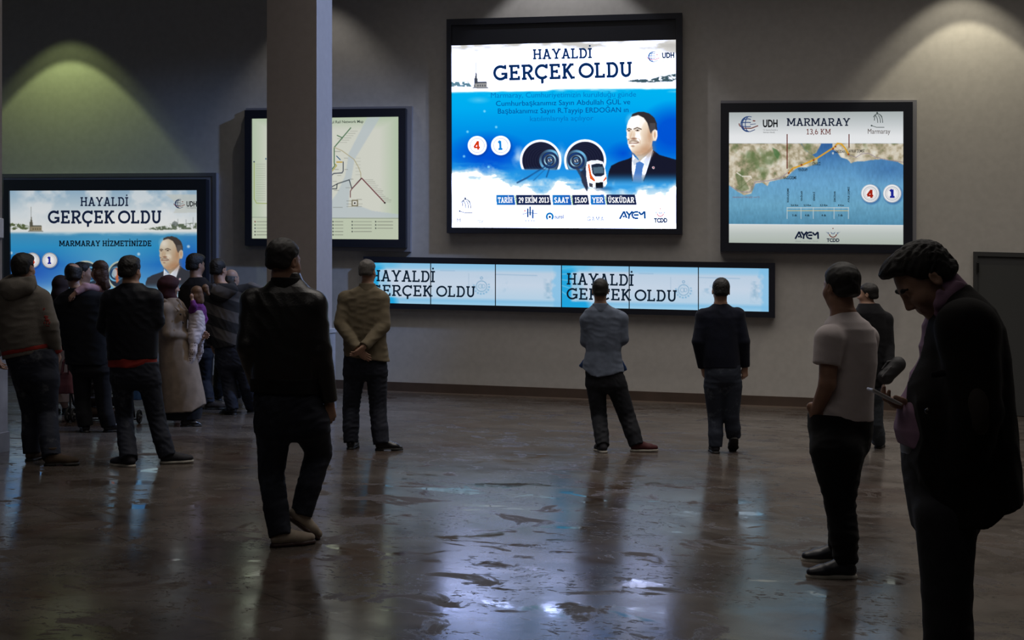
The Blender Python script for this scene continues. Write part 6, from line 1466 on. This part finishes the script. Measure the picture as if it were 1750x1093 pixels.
def striped_man():
    f = Fig('person', 'person in hooded top with wide dark stripes, one arm held out sideways', (405, 708))
    f.head(373, 461, 0, 20, 2, 0, neck=(380, 492, .0), h=36, hair='short')
    m, nt, b = nm('knit_striped'); tc = N(nt, 'ShaderNodeTexCoord'); mp = N(nt, 'ShaderNodeMapping'); setin(mp, 'Rotation', (0, math.radians(-20), 0)); wv = N(nt, 'ShaderNodeTexWave', wave_type='BANDS', bands_direction='Z'); setin(wv, 'Scale', 1.28); setin(wv, 'Distortion', .4); setin(wv, 'Detail', 2)
    rp = N(nt, 'ShaderNodeValToRGB'); rp.color_ramp.elements[0].position = .46; rp.color_ramp.elements[0].color = (.012, .012, .014, 1); rp.color_ramp.elements[1].position = .54; rp.color_ramp.elements[1].color = (.078, .070, .068, 1)
    nt.links.new(tc.outputs['Object'], mp.inputs['Vector']); nt.links.new(mp.outputs['Vector'], wv.inputs['Vector']); nt.links.new(wv.outputs['Color'], rp.inputs['Fac']); nt.links.new(rp.outputs['Color'], b.inputs['Base Color']); b.inputs['Roughness'].default_value = .9
    L = [(361, 512, 0, 12), (356, 552, -.02, 10.5), (362, 588, .10, 8.5)]; R = [(404, 500, 0, 12), (430, 492, .03, 10), (455, 500, .08, 8.5)]
    PL, RL = f.arm(L, hand=dict(d=(.2, .5, -1), n=(1, 0, 0), side=1)); PR, RR = f.arm(R, hand=dict(d=(1, .2, -.2), n=(0, 0, -1), side=-1))
    rows = [(484, 368, 394, .08), (490, 362, 404, .1), (498, 357, 411, .12), (515, 354, 414, .13), (550, 358, 415, .14), (580, 362, 417, .14), (598, 366, 418, .135)]
    top(f, rows, [(PL, RL), (PR, RR)], m, 'hooded_top', .0085, .008, hem=[((364, 596), (417, 588))], freq=22)
    H = Solid(); H.ell(f.J(383, 497, -.115), (.17, .06, .085), .03, roty(-.15)); H.ell(f.J(376, 504, -.13), (.10, .05, .08), .05); H.seg(f.J(366, 490, -.05), f.J(372, 482, .03), .045, .035, .04); H.seg(f.J(398, 488, -.05), f.J(394, 482, .03), .045, .035, .04); H.disp = folds(12, .007, 32, (.3, 0, 1), .6); f.put('hood', H, .009, m)
    a1, _ = f.shoe('dress', 404, 709, -62, SHOEB, SOLEB); a2, _ = f.shoe('dress', 424, 704, 25, SHOEB, SOLEB)
    trousers(f, [(584, 366, 418, .12), (605, 368, 424, .125), (625, 370, 430, .12)], [leg(f, (386, 622, 0, 15.5), (392, 660, .03, 12.5), a1, .072), leg(f, (415, 620, 0, 15), (421, 660, .03, 12), a2, .07)], JDARK, .0095, .007)
    f.done(torso=f.rows(rows), vox=.0075)
striped_man()

def tall_man():
    f = Fig('person', 'tall person in dark jacket directly behind the carried child, before the light box', (358, 697))
    f.head(334, 453, 0, 32, 4, 0, neck=(336, 484, .0), h=37, hair='full')
    L = [(318, 500, 0, 12), (312, 545, .02, 10.5), (322, 580, .12, 8.5)]; R = [(358, 498, 0, 12), (364, 545, .0, 10.5), (360, 588, .04, 8.5)]
    PL, RL = f.arm(L, hand=dict(n=(1, 0, 0))); PR, RR = f.arm(R, hand=dict(n=(-1, 0, 0), side=-1))
    rows = [(474, 324, 350, .08), (480, 318, 356, .1), (487, 311, 364, .12), (510, 308, 368, .135), (560, 312, 366, .135), (598, 314, 366, .135)]
    top(f, rows, [(PL, RL), (PR, RR)], cloth('wool_dark', (.016, .014, .014), .9), 'jacket', .0095, .007, hem=[((314, 592), (366, 592))], freq=22)
    a1, _ = f.shoe('boot', 350, 699, 80, plain('suede_dark_brown', (.030, .022, .018), .8, 0, .3, .3, 200), SOLEB); a2, _ = f.shoe('boot', 338, 692, 40, plain('suede_dark_brown', (.03, .022, .018), .8), SOLEB)
    trousers(f, [(586, 316, 364, .115), (610, 316, 364, .12)], [leg(f, (350, 608, 0, 14), (351, 652, .03, 11.5), a1, .068), leg(f, (328, 608, .03, 14), (330, 650, .06, 11.5), a2, .068)], JDARK, .0095, .007)
    f.done(torso=f.rows(rows), vox=.0085)
tall_man()

def bald_man():
    f = Fig('person', 'bald person almost hidden behind the striped hooded top', (382, 684))
    f.head(396, 476, 0, 30, 4, 0, neck=(392, 502, .0), h=31, hair='sides', hmat=HAIRG)
    L = [(372, 516, 0, 11), (368, 550, .02, 9.5), (374, 580, .1, 8)]; R = [(408, 516, 0, 11), (411, 550, .02, 9.5), (408, 580, .08, 8)]
    PL, RL = f.arm(L, hand=dict(n=(1, 0, 0))); PR, RR = f.arm(R, hand=dict(n=(-1, 0, 0), side=-1))
    rows = [(494, 380, 404, .08), (502, 372, 410, .11), (520, 366, 412, .13), (560, 368, 411, .135), (600, 369, 411, .135)]
    top(f, rows, [(PL, RL), (PR, RR)], DRK, 'jacket', .011, .006, hem=[((369, 596), (411, 594))])
    a1, _ = f.shoe('dress', 378, 684, -50, SHOEB, SOLEB); a2, _ = f.shoe('dress', 402, 680, 30, SHOEB, SOLEB)
    trousers(f, [(588, 370, 410, .115), (612, 369, 411, .12)], [leg(f, (380, 612, 0, 13), (376, 646, .02, 11), a1, .07), leg(f, (400, 612, 0, 12.5), (401, 646, .02, 11), a2, .07)], BLK, .011, .006)
    f.done(torso=f.rows(rows), vox=.009)
bald_man()

def dad():
    f = Fig('person', 'balding person in long dark coat carrying a girl on one arm', (160, 738))
    f.head(126, 471, 0, -18, 6, -4, neck=(136, 502, .0), h=40, hair='bald', hmat=HAIRB, thick=.012)
    co = cloth('wool_navy_black', (.008, .009, .012), .9, .35, 240)
    L = [(108, 520, 0, 14), (100, 565, .02, 12), (112, 592, .20, 10)]; R = [(174, 514, 0, 14), (178, 562, .06, 12.5), (158, 566, .26, 10.5)]
    PL, RL = f.arm(L, hand=dict(n=(1, 0, 0), s=.95)); PR, RR = f.arm(R, hand=dict(d=(-1, .2, .1), n=(0, 0, 1), side=1, s=.95))
    rows = [(492, 120, 152, .085), (497, 112, 164, .1), (505, 100, 178, .125), (520, 96, 185, .14), (560, 103, 186, .145), (600, 111, 187, .14), (630, 114, 190, .14)]
    top(f, rows, [(PL, RL), (PR, RR)], co, 'coat', .009, .006, hem=[((113, 622), (190, 624))], freq=22)
    C = Solid(); c = f.J(136, 496) + A3(0, -.016, -.012); C.seg(c + A3(0, 0, -.03), c + A3(0, .0, .034), .092, .082, .01, ((0, 1, 0), .95), cap=True); f.put('collar', C, .009, co)
    a1, _ = f.shoe('dress', 148, 739, -28, SHOEB, SOLEB); a2, _ = f.shoe('dress', 176, 738, 62, SHOEB, SOLEB)
    trousers(f, [(610, 118, 190, .12), (635, 122, 192, .125)], [leg(f, (140, 636, 0, 16), (141, 686, .03, 13), a1, .076), leg(f, (174, 636, 0, 16), (177, 686, .03, 13), a2, .076)], BLK, .0095, .006)
    f.done(torso=f.rows(rows), vox=.0075)
    g = Fig('child', 'long-haired girl in pink sweater with one arm over the shoulder of the dark coat', (160, 738))
    g.head(170, 463, .10, -62, 4, 4, neck=(172, 489, .13), h=34, hair='long', hmat=HAIRBR, child=True, vox=.006, neck_r=.04)
    H = Solid(); H.seg(g.J(178, 470, .08), g.J(180, 490, .07), .05, .035, .02); H.seg(g.J(181, 482, .07), g.J(187, 490, .08), .03, .014, .02); H.seg(g.J(176, 484, .05), g.J(180, 494, .06), .03, .016, .02); H.disp = folds(3, .006, 80, (1, 0, 0), .3); g.put('hair_ends', H, .006, HAIRBR)
    g.nb = g.J(172, 492, .14)
    A = [(166, 493, .06, 7), (146, 490, -.08, 6), (129, 500, -.145, 4.6)]; B_ = [(180, 498, .22, 6.5), (178, 520, .30, 5.5), (168, 532, .30, 4.6)]
    pk = cloth('cotton_rose', (.42, .25, .28), .85)
    PA, RA = g.arm(A, [.03, .026, .02], hand=dict(d=(-.7, -.2, -.8), n=(0, 1, -.4), side=1, s=.62, curl=.25, spread=.3)); PB, RB = g.arm(B_, [.03, .026, .02], hand=dict(s=.6, n=(-1, 0, 0)))
    rows = [(486, 164, 180, .07, .15), (492, 158, 184, .085, .15), (510, 157, 184, .09, .17), (545, 158, 184, .095, .2), (560, 158, 184, .095, .2)]
    top(g, rows, [(PA, [.048, .042, .032]), (PB, [.045, .04, .03])], pk, 'sweater', .0065, .006, freq=36)
    T = Solid(); T.loft(g.rows([(552, 158, 184, .095, .2), (575, 158, 184, .1, .22)]), .03)
    for x, s_ in ((160, -1), (182, 1)):
        pts = [g.J(x, 572, .24), g.J(x, 584, .36), g.J(x, 618, .34)]; T.chain(pts, [.06, .05, .042], .03); g.body.chain(pts, [.045, .038, .03], .03); g.shoe('sneaker', 0, 0, 10, SHOEN, SOLEW, base=g.J(x, 628, .30), scale=.55)
    g.put('trousers', T, .008, JDARK); g.done(torso=g.rows(rows), vox=.007)
dad()

def lit_face_man():
    f = Fig('person', 'dark-haired person seen only as a head between the balding person and the girl', (142, 700))
    f.head(141, 466, 0, 55, 2, 0, neck=(140, 494, .0), h=34, hair='short')
    L = [(120, 512, 0, 11), (117, 552, .02, 9.5), (122, 586, .1, 8)]; R = [(160, 512, 0, 11), (163, 552, .02, 9.5), (160, 586, .08, 8)]
    PL, RL = f.arm(L, hand=dict(n=(1, 0, 0))); PR, RR = f.arm(R, hand=dict(n=(-1, 0, 0), side=-1))
    rows = [(486, 128, 152, .08), (494, 120, 160, .11), (510, 117, 163, .13), (560, 119, 161, .13), (612, 120, 161, .13)]
    top(f, rows, [(PL, RL), (PR, RR)], DRK, 'jacket', .012, .006, hem=[((119, 606), (162, 606))])
    a1, _ = f.shoe('dress', 132, 700, 0, SHOEB, SOLEB); a2, _ = f.shoe('dress', 150, 699, 10, SHOEB, SOLEB)
    trousers(f, [(598, 121, 160, .11), (620, 121, 160, .115)], [leg(f, (131, 620, 0, 12), (131, 664, .02, 10), a1, .066), leg(f, (150, 620, 0, 12), (150, 664, .02, 10), a2, .066)], BLK, .012, .006)
    f.done(torso=f.rows(rows), vox=.009)
lit_face_man()

def brown_coat_woman():
    f = Fig('person', 'person in dark headscarf and brown coat between the hooded top and the dark coat', (98, 708))
    f.head(105, 489, 0, 10, 2, 0, neck=(102, 512, .0), h=32, hair=None, fem=True)
    bc = cloth('wool_brown', (.105, .066, .044), .85, .3, 220); sc = cloth('scarf_dark', (.030, .018, .018), .7, .25, 120, .6)
    L = [(86, 522, 0, 9.5), (82, 555, .02, 9), (92, 578, .14, 7)]; R = [(116, 522, 0, 9.5), (118, 558, .02, 9), (110, 580, .14, 7)]
    PL, RL = f.arm(L, hand=dict(n=(1, 0, 0), s=.9)); PR, RR = f.arm(R, hand=dict(n=(-1, 0, 0), side=-1, s=.9))
    rows = [(500, 90, 114, .08), (508, 84, 118, .105), (524, 80, 121, .13), (570, 84, 119, .14), (620, 80, 124, .16), (690, 76, 128, .18)]
    top(f, rows, [(PL, RL), (PR, RR)], bc, 'coat', .01, .006, hem=[((76, 686), (128, 686))], freq=24, dirv=(1, .2, .4))
    S = Solid(); c, M = f.hc, f.hM
    S.ell(c + M @ A3(0, -.015, .028), (.094, .115, .106), .02, M); S.ell(c + M @ A3(0, -.04, -.10), (.09, .10, .10), .04, M); S.ell(c + M @ A3(0, .105, -.025), (.058, .07, .085), .012, M, '-'); S.disp = folds(5, .007, 40, (.3, .6, 1), .6); f.put('headscarf', S, .0075, sc)
    a1, _ = f.shoe('dress', 92, 708, -8, SHOEB, SOLEB, scale=.86); a2, _ = f.shoe('dress', 108, 708, 8, SHOEB, SOLEB, scale=.86)
    for a, x in ((a1, 94), (a2, 107)): f.body.chain([f.J(x, 620), f.J(x, 680), a], [.07, .05, .036], .02)
    f.done(torso=f.rows(rows[:5]), vox=.0085)
brown_coat_woman()

# ------------------------------------------------------------------ the pushchair and the bags hung on it
def pushchair():
    o = on_floor(180, 722); d = float((o - CAM) @ FWD)
    root = empty('pushchair', o, YAW); tag(root, 'folding pushchair with black wheels standing among the crowd before the light box', 'pushchair')
    def J(px, py, dy=0.0):
        dd = d + dy; w_ = CAM + FWD * dd + RGT * ((px - 875.0) / FPX * dd) + UPV * (-(py - YLV) / FPX * dd); return A3((w_ - o) @ RGT, (w_ - o) @ FWD, w_[2] - o[2])
    met = plain('pushchair_tube', (.05, .05, .055), .4, .6); rub = plain('tyre_rubber', (.012, .012, .012), .7); hub = plain('wheel_hub', (.08, .08, .085), .4)
    fab = cloth('pushchair_fabric', (.045, .035, .034), .9, .4, 120, .4)
    def wheel(px, py, dy, r=.078):
        c = J(px, py, dy); c[2] = r + floor_z((o + RGT * c[0] + FWD * c[1])[0]) - o[2]
        def torus(P): q = P - c; a = np.hypot(q[:, 1], q[:, 2]) - (r - .014); return np.hypot(a, q[:, 0]) - .014
        W = Solid(); W.add(torus, c - r - .01, c + r + .01); me = W.mesh('wheel', .005); w_ = link_mesh('wheel', me, rub, root)
        H = Solid(); H.seg(c - A3(.014, 0, 0), c + A3(.014, 0, 0), .02, .02, .005)
        for k in range(5): a = k * 2 * math.pi / 5; H.seg(c, c + A3(0, math.cos(a), math.sin(a)) * (r - .018), .008, .007, .005)
        link_mesh('hub', H.mesh('hub', .004), hub, w_); return c
    wa = [wheel(116, 720, 0), wheel(125, 720, 0), wheel(238, 718, .0), wheel(222, 718, .02), wheel(136, 700, .48), wheel(214, 700, .48)]
    def tube(name, pts, r=.011, mat=met):
        T = Solid(); T.chain([A3(*p) for p in pts], [r] * len(pts), .008); link_mesh(name, T.mesh(name, .005), mat, root)
    for wx, hx in ((120, 118), (230, 226)):
        c = J(wx, 712, 0); tube('side_tube', [J(hx, 622, -.18), J(hx + (3 if hx < 150 else -3), 668, .0), J(wx + (6 if hx < 150 else -4), 690, .2), J(136 if hx < 150 else 214, 706, .48)])
        tube('rear_tube', [J(hx + (2 if hx < 150 else -2), 662, 0.02), c]); tube('handle', [J(hx, 622, -.18), J(hx + (10 if hx < 150 else -10), 618, -.22)], .016, rub)
    tube('axle', [J(117, 716, 0), J(238, 716, 0)], .009); tube('crossbar', [J(121, 672, .06), J(226, 672, .06)], .009)
    S = Solid(); S.seg(J(142, 690, .16), J(206, 690, .16), .05, .05, .03, ((0, 0, 1), .5)); S.seg(J(142, 690, .30), J(206, 690, .30), .05, .05, .06, ((0, 0, 1), .5)); S.disp = folds(6, .008, 24); link_mesh('seat', S.mesh('seat', .009), fab, root)
    S = Solid(); S.seg(J(142, 640, .02), J(206, 640, .02), .035, .035, .03); S.seg(J(142, 660, .08), J(206, 660, .08), .035, .035, .06); S.seg(J(142, 684, .13), J(206, 684, .13), .04, .04, .06); S.disp = folds(8, .008, 24); link_mesh('backrest', S.mesh('backrest', .009), fab, root)
    S = Solid(); S.seg(J(150, 704, .14), J(200, 704, .14), .06, .06, .02); S.seg(J(150, 704, .30), J(200, 704, .30), .05, .05, .06); S.disp = folds(9, .01, 22); link_mesh('basket', S.mesh('basket', .009), cloth('basket_brown', (.075, .05, .04), .9, .4, 100, .4), root)
    def bag(name, label, px, py, w_, h, dp, mat, dy, strap):
        c = J(px, py, dy); r = empty(name, o + RGT * c[0] + FWD * c[1] + UPV * c[2], YAW); tag(r, label, 'bag')
        Q = Solid(); Q.loft([(-h, 0, 0, w_, dp), (-h * .2, 0, 0, w_ * 1.02, dp * 1.05), (h * .6, 0, 0, w_ * .9, dp * .7), (h, 0, 0, w_ * .8, dp * .4)], .02, 3.2); Q.disp = folds(4, .008, 26, (1, 0, .5), .8); link_mesh('body', Q.mesh('body', .008), mat, r)
        for y in (-dp * .4, dp * .4):
            T = Solid(); T.chain([A3(-w_ * .5, y, h * .9), A3(-w_ * .3, y * .5, h * .9 + strap * .8), A3(0, 0, h * .9 + strap), A3(w_ * .3, y * .5, h * .9 + strap * .8), A3(w_ * .5, y, h * .9)], [.011] * 5, .008); link_mesh('handle', T.mesh('handle', .006), mat, r)
    bag('handbag', 'dusky pink handbag hung on the pushchair handle', 112.5, 654, .082, .115, .05, plain('leather_pink', (.145, .050, .062), .5, 0, .4, .15, 60, .3), -.13, .16)
    bag('carrier_bag', 'blue carrier bag hung on the pushchair beside the worn jeans', 234, 662, .06, .13, .05, plain('bag_blue', (.035, .085, .20), .45, 0, .4, .2, 40, .3), -.12, .13)
pushchair()
